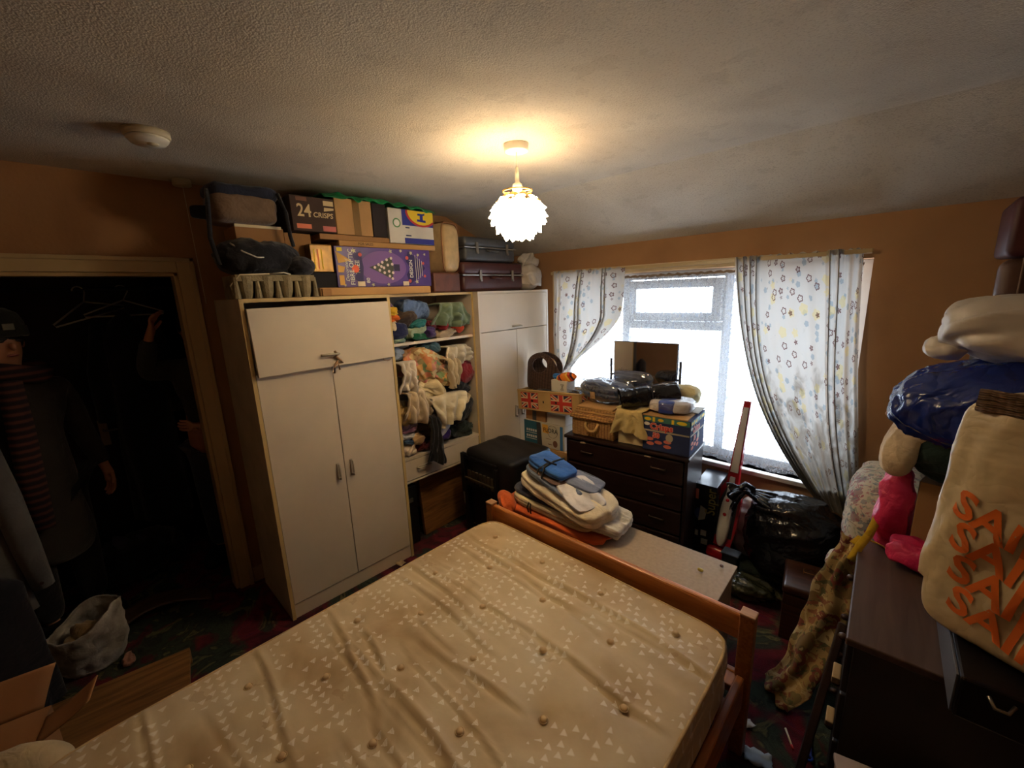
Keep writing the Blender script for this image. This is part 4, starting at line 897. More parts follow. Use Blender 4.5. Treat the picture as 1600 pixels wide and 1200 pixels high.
# folded laundry pile on the blanket box
MDF = mat('speckled_beige_board', (176, 154, 126), rough=.6, var=.06, scale=60, bump=.08)
t = thing('blanket_box', 'low beige board chest between the bed foot and the dresser, under the laundry pile', 'chest', (-1.07, 1.71, 0), math.radians(1.5))
mk('chest_body', bx((-.62, -.15, 0), (.61, .155, .475), .002), MDF, t); mk('chest_lid', bx((-.63, -.165, .477), (.625, .165, .50), .002), MDF, t)
o = sofo('crumb', flat_mat('yellow_foam', (222, 196, 90)), (.012, .008, .006), (-.56, 1.74, .513), e=2.4, amp=.001, n=6); tag(o, 'small yellow crumb of foam on the beige chest lid', 'crumb')
o = sofo('crumb', flat_mat('grey_crumb', (110, 84, 80)), (.007, .006, .005), (-.50, 1.83, .512), e=2.4, amp=.001, n=5); tag(o, 'small dark crumb near the far corner of the beige chest lid', 'crumb')
P = 'folded laundry piled on the beige chest'
def fold(name, c, s, loc, rot, lab, e=4.6, layers=3, amp=.006, fr=7, seed=1, c2=None, lamp=.01, flat=1, **k):
    o = sofo(name, cloth('fabric_%d_%d_%d' % c, c, c2), s, loc, rot=rot, e=e, amp=amp, fr=fr, seed=seed, layers=layers, lamp=lamp, n=34, flat=flat, **k); tag(o, lab, 'laundry', P); return o
rz = math.radians(-16)
fold('blanket', (206, 92, 34), (.35, .145, .028), (-1.33, 1.70, .529), (0, 0, math.radians(1)), 'orange blanket at the bottom of the laundry pile', seed=90, layers=3, amp=.008, lamp=.008)
o = sofo('blanket_fold', cloth('fabric_206_92_34', (206, 92, 34)), (.10, .05, .045), (-1.60, 1.575, .555), rot=(0, .15, -.5), e=2.2, amp=.008, fr=9, seed=91); tag(o, 'rolled corner of orange blanket at the left of the laundry pile', 'laundry', P)
fold('curtain_fabric', (204, 190, 156), (.28, .13, .028), (-1.32, 1.71, .582), (0, 0, math.radians(-3)), 'cream fabric with dark string tied round it in the laundry pile', seed=92, layers=5, lamp=.008)
mk('tie_string', tube(bmesh.new(), [(-.10, -.148, -.03), (-.105, -.155, 0), (-.10, -.145, .03), (-.08, -.152, .032), (-.075, -.158, 0), (-.08, -.15, -.03)], .0035, 6), INK, bpy.data.objects['curtain_fabric'], True)
fold('bedsheet', (56, 58, 72), (.26, .12, .010), (-1.36, 1.73, .617), (0, 0, math.radians(-2)), 'thin dark grey sheet edge below the ivory duvet', seed=93, layers=0)
fold('duvet', (222, 210, 186), (.29, .145, .045), (-1.28, 1.72, .668), (0, math.radians(7), math.radians(-10)), 'ivory duvet folded in the middle of the laundry pile', seed=94, layers=2, amp=.010, fr=5)
fold('lace_bedding', (214, 208, 196), (.11, .11, .04), (-1.04, 1.74, .575), (0, math.radians(10), .2), 'white lacy bedding sticking out at the right of the laundry pile', seed=95, layers=4, amp=.010, fr=14)
fold('pillowcase', (216, 214, 220), (.12, .10, .014), (-1.15, 1.67, .718), (0, math.radians(16), math.radians(-24)), 'white embroidered pillowcase drooping on the right of the laundry pile', seed=96, layers=0, amp=.008, fr=10)
fold('bedsheet', (112, 126, 152), (.20, .12, .024), (-1.33, 1.72, .737), (0, math.radians(8), math.radians(-12)), 'grey blue bedsheet folded near the top of the laundry pile', seed=97, layers=2, amp=.008)
fold('bedsheet', (122, 132, 160), (.10, .09, .012), (-1.19, 1.76, .742), (0, math.radians(12), math.radians(10)), 'corner of lavender blue sheet behind the grey blue bedsheet', seed=98, layers=0)
fold('cloth', (116, 92, 78), (.14, .085, .008), (-1.37, 1.70, .769), (0, math.radians(6), math.radians(-14)), 'thin brown cloth directly under the blue bundle', seed=99, layers=0)
b_ = fold('cloth_bundle', (46, 104, 190), (.14, .08, .024), (-1.365, 1.71, .800), (0, math.radians(7), math.radians(-10)), 'bright blue folded cloth tied with black ribbon, top of the laundry pile', seed=100, layers=2, amp=.005, c2=(34, 84, 160))
bm = tube(bmesh.new(), [(.02, -.092, -.02), (.02, -.08, .025), (.01, 0, .033), (.0, .08, .022)], .006, 6); tube(bm, [(-.04, -.03, .03), (.02, -.04, .04), (.05, -.02, .034)], .005, 6); tube(bm, [(.01, -.05, .036), (.03, -.1, .0), (.035, -.11, -.03)], .005, 6); tube(bm, [(.01, -.05, .036), (-.01, -.1, .0), (-.01, -.105, -.02)], .005, 6)
mk('black_ribbon', bm, INK, b_, True)
# ---------------------------------------------------------------- bed
PINE = wood('orange_pine', (206, 134, 68), (176, 104, 46), .35, 0, 3); PINEY = wood('orange_pine_rail', (180, 112, 58), (140, 80, 38), .4, 1, 3)
t = thing('bed', 'orange pine double bed frame with a low foot rail', 'bed', (-.95, .6, 0))
mk('foot_rail', B(bmesh.new(), (0, .862, .545), (1.27, .028, .105), .008, rz=math.radians(1.2)), PINE, t)
for s, y in ((-1, .848), (1, .878)): 
    p = mk('post', B(bmesh.new(), (s*.648, y, .302), (.05, .045, .604), .005), PINEY, t); mk('post_cap', B(bmesh.new(), (s*.648, y, .607), (.052, .047, .008), .003), wood('worn_pine', (206, 160, 120), (180, 130, 90), .3), p)
for s in (-1, 1): mk('side_rail', bx((s*.648-.014, -1.1, .24), (s*.648+.014, .84, .37), .006), PINEY, t)
mk('lower_foot_rail', B(bmesh.new(), (0, .862, .30), (1.25, .024, .10), .006, rz=math.radians(1.2)), PINE, t)
for s in (-1, 1): mk('head_post', B(bmesh.new(), (s*.648, -1.12, .35), (.05, .045, .70), .005), PINEY, t)
mk('head_rail', bx((-.62, -1.13, .50), (.62, -1.105, .68), .006), PINE, t)
bm = bmesh.new()
for k in range(14): abx(bm, (-.634, -1.02+k*.14, .325), (.634, -.94+k*.14, .345), .003)
mk('slats', bm, PINEY, t)
# mattress
def m_mattress():
    t = NT('quilted_damask_ticking'); co = t.coord(); sp = t.n('ShaderNodeSeparateXYZ'); t.l(co, sp.inputs[0])
    U = t.math('MULTIPLY', sp.outputs[0], 30); V = t.math('MULTIPLY', sp.outputs[1], 34)
    row = t.math('FLOOR', V); U = t.math('ADD', U, t.math('MULTIPLY', row, .37))
    fu = t.math('SUBTRACT', t.math('FRACT', U), .5); fv = t.math('SUBTRACT', t.math('FRACT', V), .5)
    cb = t.n('ShaderNodeCombineXYZ'); t.l(t.math('FLOOR', U), cb.inputs[0]); t.l(row, cb.inputs[1])
    wn = t.n('ShaderNodeTexWhiteNoise', noise_dimensions='3D'); t.l(cb.outputs[0], wn.inputs[0])
    # triangle pointing along +x-ish: |fv| < (.3 - fu)*.55
    a = t.math('LESS_THAN', t.math('ABSOLUTE', fv), t.math('MULTIPLY', t.math('SUBTRACT', .32, fu), .62))
    a = t.math('MULTIPLY', a, t.math('GREATER_THAN', fu, -.28))
    st = t.math('GREATER_THAN', t.math('FRACT', t.math('MULTIPLY', t.math('ADD', fv, t.math('MULTIPLY', fu, .5)), 9)), .42)
    zone = t.noise(co, 5, 2); pres = t.math('MULTIPLY', t.math('GREATER_THAN', wn.outputs[0], .42), t.math('GREATER_THAN', zone, .44))
    tri = t.math('MULTIPLY', t.math('MULTIPLY', a, st), pres)
    f = t.noise(co, 3.2, 5, .6); f2 = t.noise(co, 9, 4)
    c = t.ramp(f, [(.28, lin((170, 142, 102))), (.5, lin((198, 176, 140))), (.7, lin((208, 190, 158)))])
    c = t.mix(t.math('MULTIPLY', t.math('GREATER_THAN', f2, .66), .25), c, lin((140, 96, 50)))
    c = t.mix(t.math('MULTIPLY', tri, .95), c, lin((244, 240, 232)))
    t.l(c, t.b.inputs['Base Color'])
    t.l(t.math('SUBTRACT', .58, t.math('MULTIPLY', tri, .2)), t.b.inputs['Roughness']); t.b.inputs['Sheen Weight'].default_value = .3
    t.bump(t.math('ADD', t.noise(co, 30, 4), t.math('MULTIPLY', tri, .4)), .25, .003); return t.m
MAT = m_mattress()
MX, MY = .625, .86
t = thing('mattress', 'bare stained cream mattress with buttons and a small triangle pattern on the bed', 'mattress', (-.945, .555, .348))
tufts = []
for j in range(9):
    for i in range(4): tufts.append((-.47+.31*i+(.155 if j % 2 else 0)-.0, -.74+.185*j))
tufts = [p for p in tufts if abs(p[0]) < .55]
cre = []
rr = random.Random(11)
for k in range(46): cre.append((rr.uniform(-.8, .8), rr.uniform(-.45, .45), rr.uniform(.15, .45), rr.uniform(.003, .006), rr.uniform(.007, .014), rr.uniform(-.12, .05), rr.uniform(0, 9)))
q = bmesh.new(); bmesh.ops.create_cube(q, size=2); bmesh.ops.subdivide_edges(q, edges=list(q.edges), cuts=190, use_grid_fill=True)
for v in q.verts:
    p = v.co; k = (p.x**18+p.y**18+p.z**18)**(1/18); p = p/k; x, y, z = p.x*MX, p.y*MY, p.z*.10
    d = 0
    if p.z > .5:
        for tx, ty in tufts:
            r2 = (x-tx)**2+(y-ty)**2
            if r2 < .03: d -= .008*math.exp(-r2/.0009)+.007*math.exp(-r2/.006)
        for cy, cx, L, wd, dp, sl, ph in cre:
            dx = x-cx
            if abs(dx) < L:
                yy = y-cy-sl*dx-.012*math.sin(dx*9+ph); m_ = math.cos(dx/L*PI/2)
                if abs(yy) < .05: d += m_*dp*(-math.exp(-abs(yy)/(wd*1.3))+.55*math.exp(-((yy-wd*3)/(wd*2.4))**2))
        d += .007*noise.noise(Vector((x*2.2, y*9, 2)))+.003*noise.noise(Vector((x*9, y*14, 5)))
        d *= min(1, (1-abs(p.x))*12)**.5*min(1, (1-abs(p.y))*14)**.5
        z += d
    else:
        s_ = 1+.006*math.sin(z*45); x *= s_*(1+.004*noise.noise(Vector((x*6, y*6, z*8)))); y *= 1+.004*noise.noise(Vector((y*6, x*6, z*8)))
    v.co = (x, y, z+.10)
mk('mattress_body', q, MAT, t, True)
def mring(z, e=.985):
    P_ = []
    for k in range(161):
        a = k*2*PI/160; c_, s_ = math.cos(a), math.sin(a); kk = (abs(c_)**18+abs(s_)**18)**(1/18); P_.append((c_/kk*MX*e, s_/kk*MY*(1-(1-e)*MX/MY), z))
    return P_
PIPE = cloth('cream_piping', (206, 176, 126))
mk('top_piping', tube(bmesh.new(), mring(.188, .988), .0065, 6), PIPE, t, True); mk('bottom_piping', tube(bmesh.new(), mring(.012, .988), .0065, 6), PIPE, t, True)
BTN = mat('button_fabric', (206, 176, 132), rough=.6, var=.04, bump=0)
for tx, ty in tufts:
    bm = lathe(bmesh.new(), [(0, .004), (.008, .004), (.0105, .0), (.0105, -.006)], 14, (tx, ty, .192))
    tube(bm, [(tx+.013*math.cos(a), ty+.013*math.sin(a), .1895) for a in [k*PI/6 for k in range(13)]], .0015, 5)
    mk('button', bm, BTN, t, True)

# ---------------------------------------------------------------- right of the dresser: game box, steam mop, bags
t = thing('game_box', 'black printed toy box standing between the dresser and the red mop', 'box', (-.852, 2.745, 0), math.radians(4))
GB = mat('glossy_black_card', (22, 22, 28), rough=.25, var=.1, bump=0)
mk('body', bx((-.068, -.135, 0), (.068, .145, .505), .003), GB, t); fo = (-.068, -.135, 0)
text('Super', .085, flat_mat('olive_yellow_print', (150, 140, 70)), t, (.038, -.135, .40), ZP, -XP, .002, bold=.001, sx=.9)
decal('red_block', [rect(.012, .40, .03, .47)], flat_mat('salmon_print', (222, 120, 98)), t, fo, XP, ZP)
decal('white_block', [[(.035, .25), (.075, .27), (.085, .34), (.045, .36)], rect(.02, .14, .04, .18), rect(.055, .15, .09, .19), rect(.06, .09, .1, .13)], flat_mat('grey_print', (170, 168, 150)), t, fo, XP, ZP)
decal('blue_block', [ell(.04, .30, .03, .04)], flat_mat('dark_blue_print', (40, 56, 110)), t, fo, XP, ZP, .0008)
decal('side_print', [rect(.03+.05*k, .15+.03*(k % 2), .05+.05*k, .44) for k in range(5)], flat_mat('dim_white_print', (120, 120, 126)), t, (.068, -.135, 0), YP, ZP)
# mop
t = thing('steam_mop', 'red and white upright steam mop leaning against the window sill', 'steam mop', (-.735, 2.60, .02), 0, None, (math.radians(-15.5), math.radians(1.5), 0))
REDM = mat('red_gloss_plastic', (170, 22, 34), rough=.25, bump=0); MW = mat('mop_white_plastic', (206, 202, 196), rough=.35, bump=0)
def prof(bm, P_, y0, y1):
    n_ = len(P_); a = [bm.verts.new((x, y0, z)) for x, z in P_]; b = [bm.verts.new((x, y1, z)) for x, z in P_]
    bm.faces.new(a); bm.faces.new(b[::-1])
    for i in range(n_): bm.faces.new((a[i], b[i], b[(i+1) % n_], a[(i+1) % n_]))
    return bm
def sym(pts): return [(x, z) for x, z in pts]+[(-x, z) for x, z in reversed(pts)]
mk('red_body', prof(bmesh.new(), sym([(.055, .10), (.068, .2), (.07, .40), (.06, .46), (.034, .52), (.030, .60), (.022, .95), (.020, 1.04)]), -.012, .03), REDM, t)
mk('handle_strip', prof(bmesh.new(), sym([(.022, .58), (.014, 1.0)]), -.020, -.010), MW, t)
mk('dark_recess', prof(bmesh.new(), sym([(.052, .16), (.054, .38), (.03, .46), (.018, .5)]), -.015, -.01), mat('dark_recess_plastic', (26, 24, 26), rough=.4), t)
mk('water_tank', soft((.036, .03, .17), e=2.6, amp=.0), MW, t, True, loc=(0, -.02, .27)); mk('tank_neck', prof(bmesh.new(), sym([(.026, .34), (.016, .46), (.013, .55)]), -.03, -.012), MW, t)
for z in (.40, .365, .31): mk('red_button', lathe(bmesh.new(), [(0, .004), (.009, .003), (.011, 0)], 14), REDM, t, True, loc=(0, -.05 if z < .35 else -.043, z), rot=(PI/2, 0, 0))
mk('mop_foot', B(bmesh.new(), (0, .01, .05), (.15, .10, .07), .02, seg=3), REDM, t, True)
o = sofo('plastic_bag', mat('milky_polythene', (206, 196, 184)), (.10, .07, .20), (-.62, 2.815, .20), e=2.6, amp=.014, fr=12, seed=110, flat=1); tag(o, 'pale clear plastic bag behind the red mop under the window sill', 'plastic bag')
# bin bag
BB = plastic('black_bin_bag', (16, 16, 20), .22)
t = thing('bin_bag', 'full black bin bag tied in a knot under the right curtain', 'bin bag', (-.425, 2.66, 0))
mk('bag_body', soft((.25, .20, .27), e=2.5, amp=.014, fr=6, seed=111, n=34, dirv=(1, 0, .2), aniso=.25, flat=1), BB, t, True, loc=(.06, .0, .29))
bm = bmesh.new()
def frill(u, v):
    a = u*2*PI; r = .020+.115*v*(1+.22*math.sin(a*7)+.12*math.sin(a*12+1)); dx = -math.cos(.6)
    c = Vector((-.225, -.04, .535)); ax = Vector((-.75, -.35, -.15)).normalized(); p = ax.cross(Vector((0, 0, 1))).normalized(); q = ax.cross(p)
    return c+ax*(.075*v+.012*math.sin(a*7))+(p*math.cos(a)+q*math.sin(a))*r*.62+Vector((0, 0, -.05*v*v))
sheet(bm, 90, 14, frill)
tube(bm, [(-.245, -.05, .505), (-.255, -.06, .55), (-.225, -.04, .578), (-.19, -.02, .555), (-.20, -.03, .51)], .018, 8)
for k in range(9):
    a = -1.0+k*.25; tube(bm, [(-.215, -.03, .53), (-.12, -.02+.10*math.sin(a), .545-.03*abs(a)), (.02, .17*math.sin(a), .548-.07*abs(a))], [.020, .016, .002], 6)
mk('knot', bm, BB, t, True, loc=(.03, 0, 0))
o = sofo('plastic_sack', plastic('olive_translucent_plastic', (58, 58, 36), .2), (.13, .075, .055), (-.52, 2.40, .055), e=2.4, amp=.014, fr=14, seed=112, flat=1); tag(o, 'crumpled dark olive plastic sack on the carpet in front of the bin bag', 'plastic bag')
t = thing('plastic_caddy', 'small dark plastic caddy on the carpet at the foot of the red mop', 'caddy', (-.635, 2.50, 0)); mk('body', bx((-.045, -.035, 0), (.045, .035, .17), .012), mat('dark_blue_black_plastic', (24, 26, 32), rough=.4), t, True); mk('rim', bx((-.05, -.04, .165), (.05, .04, .178), .005), mat('dark_blue_black_plastic', (24, 26, 32)), t)
o = sofo('cloth', cloth('deep_red_cloth', (120, 20, 24)), (.10, .06, .02), (-.80, 2.50, .022), e=2.4, amp=.008, fr=14, seed=113, flat=1); tag(o, 'deep red cloth on the carpet at the foot of the toy box', 'cloth')
# wooden box with brass clasp
MB_ = wood('polished_brown_wood', (84, 50, 34), (52, 28, 20), .28, 0, 2.5)
t = thing('wooden_chest', 'small polished wooden box with a brass handle in front of the bin bag', 'chest', (-.225, 2.325, 0), math.radians(8))
mk('body', bx((-.105, -.125, 0), (.105, .125, .255), .004), MB_, t); mk('lid', B(bmesh.new(), (0, 0, .28), (.222, .262, .045), .014, seg=4), MB_, t, True)
bm = tube(bmesh.new(), [(-.03, .02, .303), (-.03, .02, .312), (.045, .02, .312), (.045, .055, .312), (-.03, .055, .312), (-.03, .02, .312)], .0025, 6); mk('brass_handle', bm, mat('brass', (160, 120, 66), rough=.3, metal=.8, bump=0), t, True)
# ---------------------------------------------------------------- chest of drawers at the right, things on it
CH = wood('worn_brown_veneer', (92, 72, 62), (72, 54, 46), .45, 1, 2); CHD = mat('near_black_wood', (30, 24, 24), rough=.5)
t = thing('chest_of_drawers', 'worn dark brown chest of drawers at the right edge with bags on top', 'chest of drawers', (-.03, 1.375, 0), math.radians(2.2))
mk('carcass', bx((.015, 0.0, 0), (.60, .645, .728), .003), CHD, t); mk('top', bx((-.005, -.006, .73), (.61, .65, .752), .004), CH, t)
for k in range(4):
    d = mk('drawer', bx((0, .012, .03+k*.175), (.30, .63, .195+k*.175), .004), CHD, t)
    for y in (.14, .50): mk('knob', soft((.014, .012, .012), e=2, amp=0, n=6), mat('wooden_knob', (60, 36, 28), rough=.4), d, True, loc=(-.010, y, .12+k*.175))
for y, z in ((.12, .52), (.14, .33)):
    o = mk('paper_scrap', B(bmesh.new(), (0, 0, 0), (.022, .05, .045), .004, M=Matrix.Rotation(.5, 3, 'X')), flat_mat('cream_paper', (196, 170, 130)), t, loc=(-.012, y, z))
# cardboard box in front
t = thing('cardboard_box', 'pinkish beige cardboard box lid in the bottom right corner, in front of the chest', 'box', (.175, 1.19, 0), math.radians(14)); mk('body', bx((-.165, -.13, 0), (.19, .12, .435), .003), CARD2, t); mk('lid', bx((-.17, -.135, .436), (.195, .125, .452), .003), board('pinkish_card', (178, 158, 150)), t)
# floral cushion + cloth
FL1 = m_floral('cushion_floral', (206, 198, 182), (150, 60, 84), (120, 60, 90), (84, 110, 130), 20, uv=False, density=.7, big=1.5, mottle=[(84, 110, 124), (160, 84, 104), (150, 160, 140)])
FL2 = m_floral('drape_floral', (176, 148, 96), (124, 52, 54), (84, 60, 36), (52, 70, 46), 11, uv=False, density=.8, big=2.2, mottle=[(56, 76, 50), (132, 66, 54), (206, 186, 140)])
t = thing('armchair', 'low chair under floral covers between the curtain and the chest of drawers', 'chair', (.01, 2.42, 0))
mk('frame', bx((-.12, -.25, 0), (.12, .28, .50), .02), CHD, t)
mk('floral_cushion', soft((.145, .30, .20), e=3.6, amp=.008, fr=6, seed=120, n=26), FL1, t, True, loc=(.0, .0, .70)); mk('cushion_corner', soft((.06, .05, .05), e=2.2, amp=.006, fr=14, seed=121), FL1, t, True, loc=(-.11, -.30, .56))
def dr(u, v):
    P0 = [(-.115, 2.06, .735), (-.15, 2.03, .60), (-.19, 1.99, .40), (-.225, 1.94, .22), (-.255, 1.90, .08), (-.30, 1.90, .012)]
    P1 = [(-.045, 2.06, .70), (-.05, 2.02, .60), (-.055, 1.97, .40), (-.075, 1.90, .22), (-.12, 1.82, .08), (-.19, 1.76, .010)]
    s = v*5; i = min(int(s), 4); f = s-i
    a = Vector(P0[i]).lerp(Vector(P0[i+1]), f); b = Vector(P1[i]).lerp(Vector(P1[i+1]), f); p = a.lerp(b, u)
    w_ = math.sin(u*PI)*(.5+.5*v); p += Vector((-.02, -.05, 0))*w_*(1+.7*math.sin(u*11+v*5))*.6
    if v < .93: p += Vector((noise.noise(p*9), noise.noise(p*9+Vector((5, 5, 5))), 0))*.022
    return p
bm = bmesh.new(); sheet(bm, 40, 70, dr)
o = thick(mk('floral_cloth', bm, FL2, None, True), .006); tag(o, 'mustard floral cloth trailing from the chair down to the carpet', 'cloth')
o = mk('plank', B(bmesh.new(), (0, 0, 0), (.025, .11, .56), .004, M=Matrix.Rotation(math.radians(-36), 3, 'X')), wood('dark_plank', (50, 30, 26), (30, 18, 16)), loc=(-.085, 1.66, .25), rot=(0, math.radians(6), 0)); tag(o, 'dark wooden plank leaning against the front of the chest of drawers', 'plank')
# things on the chest
ZH = .753
t = thing('cardboard_box', 'open cardboard box with a pale side on the chest of drawers, behind the pink bag', 'box', (.215, 2.0, ZH), math.radians(-12))
mk('body', bx((-.12, -.10, 0), (.16, .12, .31), .003), CARD, t); decal('pale_side', [rect(0, 0, .218, .31)], board('pinkish_card', (178, 158, 150)), t, (-.12, .12, 0), -YP, ZP, .001)
PK = mat('pink_nylon', (206, 34, 92), rough=.5, var=.1, bump=.5, bscale=10, ridge=.02)
t = thing('backpack', 'bright pink bag with yellow straps slumped round the cardboard box', 'bag', (.06, 1.90, ZH))
mk('bag_side', soft((.045, .06, .155), e=3, amp=.014, fr=9, seed=130, n=26, dirv=(0, 0, 1)), PK, t, True, loc=(-.03, .12, .165)); mk('bag_base', soft((.095, .05, .05), e=3, amp=.012, fr=10, seed=131, n=26, dirv=(1, 0, 0)), PK, t, True, loc=(.05, -.02, .062), rot=(0, 0, -.3))
mk('red_patch', soft((.05, .02, .03), e=2.4, amp=.004), PK, t, True, loc=(.11, -.06, .05))
YS = cloth('yellow_webbing', (206, 170, 30))
def strap(pts, wd=.026): 
    bm = bmesh.new(); pts = [Vector(p) for p in pts]; n_ = len(pts)-1
    def f(u, v):
        s = v*n_; i = min(int(s), n_-1); p = pts[i].lerp(pts[i+1], s-i); return p+Vector((1, 0, -.35)).normalized()*(u-.5)*wd
    sheet(bm, 2, 30, f); return bm
thick(mk('yellow_strap', strap([(-.05, .07, .16), (-.075, .06, .12), (-.09, .03, .06), (-.11, .0, .02), (-.13, -.02, -.04)]), YS, t, True), .003)
thick(mk('yellow_strap', strap([(-.02, .04, .012), (-.06, .06, .02), (-.11, .05, .03), (-.13, .02, .01)]), YS, t, True), .003)
# black case overhanging the chest front
t = thing('briefcase', 'black case, lit side painted grey, lying on the chest under the orange lettered bag', 'case', (.37, 1.63, ZH), math.radians(2.5))
mk('case_body', bx((-.215, -.37, 0), (.23, .30, .11), .006), mat('black_case_vinyl', (16, 14, 18), rough=.35), t); mk('clasp', tube(bmesh.new(), [(-.17, -.372, .09), (-.16, -.385, .075), (-.14, -.385, .075), (-.13, -.372, .09)], .004, 6), STEEL, t, True)
mk('lit_side', bx((-.22, -.36, .004), (-.215, .29, .105), .001), mat('lit_case_side', (96, 98, 106), rough=.35, bump=0), t)  # grey plate stands for light caught on the black case's side
# lettered carrier bag
t = thing('carrier_bag', 'large cream SAINSBURYS carrier bag with orange lettering at the right edge', 'carrier bag', (.375, 1.47, ZH+.112), math.radians(-28))
BG = mat('cream_polythene', (206, 186, 148), rough=.32, var=.06, scale=5, bump=.5, bscale=4, ridge=.04)
bagbm = soft((.245, .15, .30), e=9, amp=.013, fr=6, seed=140, n=34, dirv=(.3, 0, 1), aniso=.35, flat=1, c=(0, 0, .30))
for v in bagbm.verts:
    v.co.x -= (.30-v.co.z)*-.02; v.co.y += .04*((v.co.z-.3)/.3)
from mathutils.bvhtree import BVHTree
bv = BVHTree.FromBMesh(bagbm)
mk('bag_body', bagbm, BG, t, True)
ORL = flat_mat('orange_ink', (226, 112, 44), .4)
for k in range(4):
    o = text('SAINSBURYS', .092, ORL, t, (-.205+.012*k, -.30, .345-.078*k), Vector((1, 0, -.42+.03*k)), Vector((.14, 0, 1)), 0, bold=.0025, sx=1.05, align='LEFT')
    me = o.data; bm = bmesh.new(); bm.from_mesh(me); bmesh.ops.triangulate(bm, faces=bm.faces); bmesh.ops.subdivide_edges(bm, edges=list(bm.edges), cuts=2); kill = []
    for v in bm.verts:
        h_ = bv.ray_cast(Vector((v.co.x, -1, v.co.z)), Vector((0, 1, 0)))
        if h_[0] is not None and h_[1].y < -.2: v.co = h_[0]+h_[1]*.0035
        else: kill.append(v)
    bmesh.ops.delete(bm, geom=kill, context='VERTS'); bm.to_mesh(me); bm.free()
bm = bmesh.new()
for k in range(4): tube(bm, [(-.215+i*.022, -.115-.004*math.sin(i*2.1+k), .575+k*.013) for i in range(22)], .0085, 6)
mk('woven_rim', bm, m_wick('jute_weave', (126, 92, 58), (84, 58, 36), 60), t, True)
mk('paper_inside', soft((.20, .10, .02), e=3, amp=.006), BG, t, True, loc=(.02, .02, .585))
mk('handle', soft((.045, .02, .02), e=2.2, amp=.008, fr=20), ORL, t, True, loc=(.02, -.14, .44))
# bags above
o = sofo('dark_cloth', cloth('dark_green_cloth', (18, 44, 38)), (.16, .12, .11), (.19, 1.99, 1.175), e=2.4, amp=.018, fr=9, seed=141); tag(o, 'dark green cloth bundle under the blue plastic bag', 'cloth')
t = thing('shirt', 'ivory shirt hanging from the pile beside the dark green cloth', 'clothing', (.02, 1.93, 1.06)); sofo('shirt_body', cloth('ivory_cloth', (214, 192, 160)), (.045, .06, .10), (.0, .02, .11), t, e=2.3, amp=.012, fr=10, seed=142, dirv=(0, 0, 1)); sofo('sleeve', cloth('ivory_cloth', (214, 192, 160)), (.035, .03, .06), (.03, .0, .16), t, e=2.2, amp=.008, fr=12, seed=143)
t = thing('plastic_bag', 'royal blue shiny plastic bag bulging over the pile at the right', 'plastic bag', (.27, 1.91, 1.255))
mk('bag_body', soft((.31, .24, .125), e=2.5, amp=.018, fr=7, seed=144, n=40, dirv=(1, .3, 0), aniso=.3, flat=0), plastic('royal_blue_polythene', (18, 40, 120), .2), t, True, loc=(0, 0, .125), rot=(0, math.radians(-6), 0))
mk('torn_edge', soft((.03, .02, .012), e=2, amp=.006), cloth('pale_pink_cloth', (196, 160, 150)), t, True, loc=(-.28, -.02, .04))
t = thing('carrier_bag', 'white carrier bag with pink and green print on top of the blue plastic bag', 'carrier bag', (.32, 1.92, 1.51))
mk('bag_body', soft((.26, .20, .085), e=3.4, amp=.016, fr=7, seed=145, n=26, dirv=(1, 0, .3)), mat('milky_polythene', (206, 196, 184)), t, True, loc=(0, 0, .085)); mk('bag_handle', soft((.05, .04, .03), e=2.2, amp=.01, fr=14), mat('milky_polythene', (206, 196, 184)), t, True, loc=(-.25, -.02, .02))
mk('green_print', soft((.02, .004, .02), e=2, amp=.002), flat_mat('green_ink', (40, 110, 50)), t, True, loc=(-.01, -.2, .12)); mk('pink_print', soft((.05, .004, .03), e=2, amp=.002), flat_mat('dusty_pink_ink', (176, 110, 90)), t, True, loc=(-.06, -.193, .09))
t = thing('cupboard', 'dark cupboard behind the piled bags in the right corner', 'cupboard', (.46, 2.47, 0)); mk('carcass', bx((-.27, -.24, 0), (.28, .27, 1.45), .004), CHD, t); mk('door', bx((-.25, -.255, .05), (.26, -.241, 1.42), .003), CHD, t); mk('knob', tube(bmesh.new(), [(-.2, -.255, .8), (-.2, -.275, .8)], .01), STEEL, t)
BRV = mat('brown_suitcase_vinyl', (92, 62, 48), rough=.5, var=.12, scale=14)
for x, w_, lab in ((.235, .075, 'brown suitcase standing upright in the right corner, nearest the window'), (.335, .085, 'brown suitcase standing upright in the right corner, with a worn pale edge')):
    t = thing('suitcase', lab, 'suitcase', (x, 2.43, 1.452), math.radians(-4)); mk('case_body', B(bmesh.new(), (0, 0, .175), (w_, .36, .35), .03, seg=4), BRV, t, True); mk('seam', B(bmesh.new(), (w_*.2, 0, .175), (.006, .365, .355), .003), mat('worn_pale_edge', (130, 104, 84), rough=.5), t); mk('handle', tube(bmesh.new(), [(-w_/2, -.05, .2), (-w_/2-.02, -.045, .2), (-w_/2-.02, .045, .2), (-w_/2, .05, .2)], .007), BRV, t, True)
t = thing('suitcase', 'dark red suitcase lying across the upright brown ones near the ceiling', 'suitcase', (.44, 2.42, 1.806)); mk('case_body', B(bmesh.new(), (0, 0, .10), (.50, .36, .195), .02, seg=3), mat('dark_red_vinyl', (74, 22, 24), rough=.5, var=.1), t, True); mk('clasp', bx((-.02, -.186, .08), (.03, -.178, .12), .002), STEEL, t); mk('dark_panel', bx((-.13, -.184, .02), (.22, -.179, .18), .002), mat('slate_panel', (34, 38, 46), rough=.4), t)
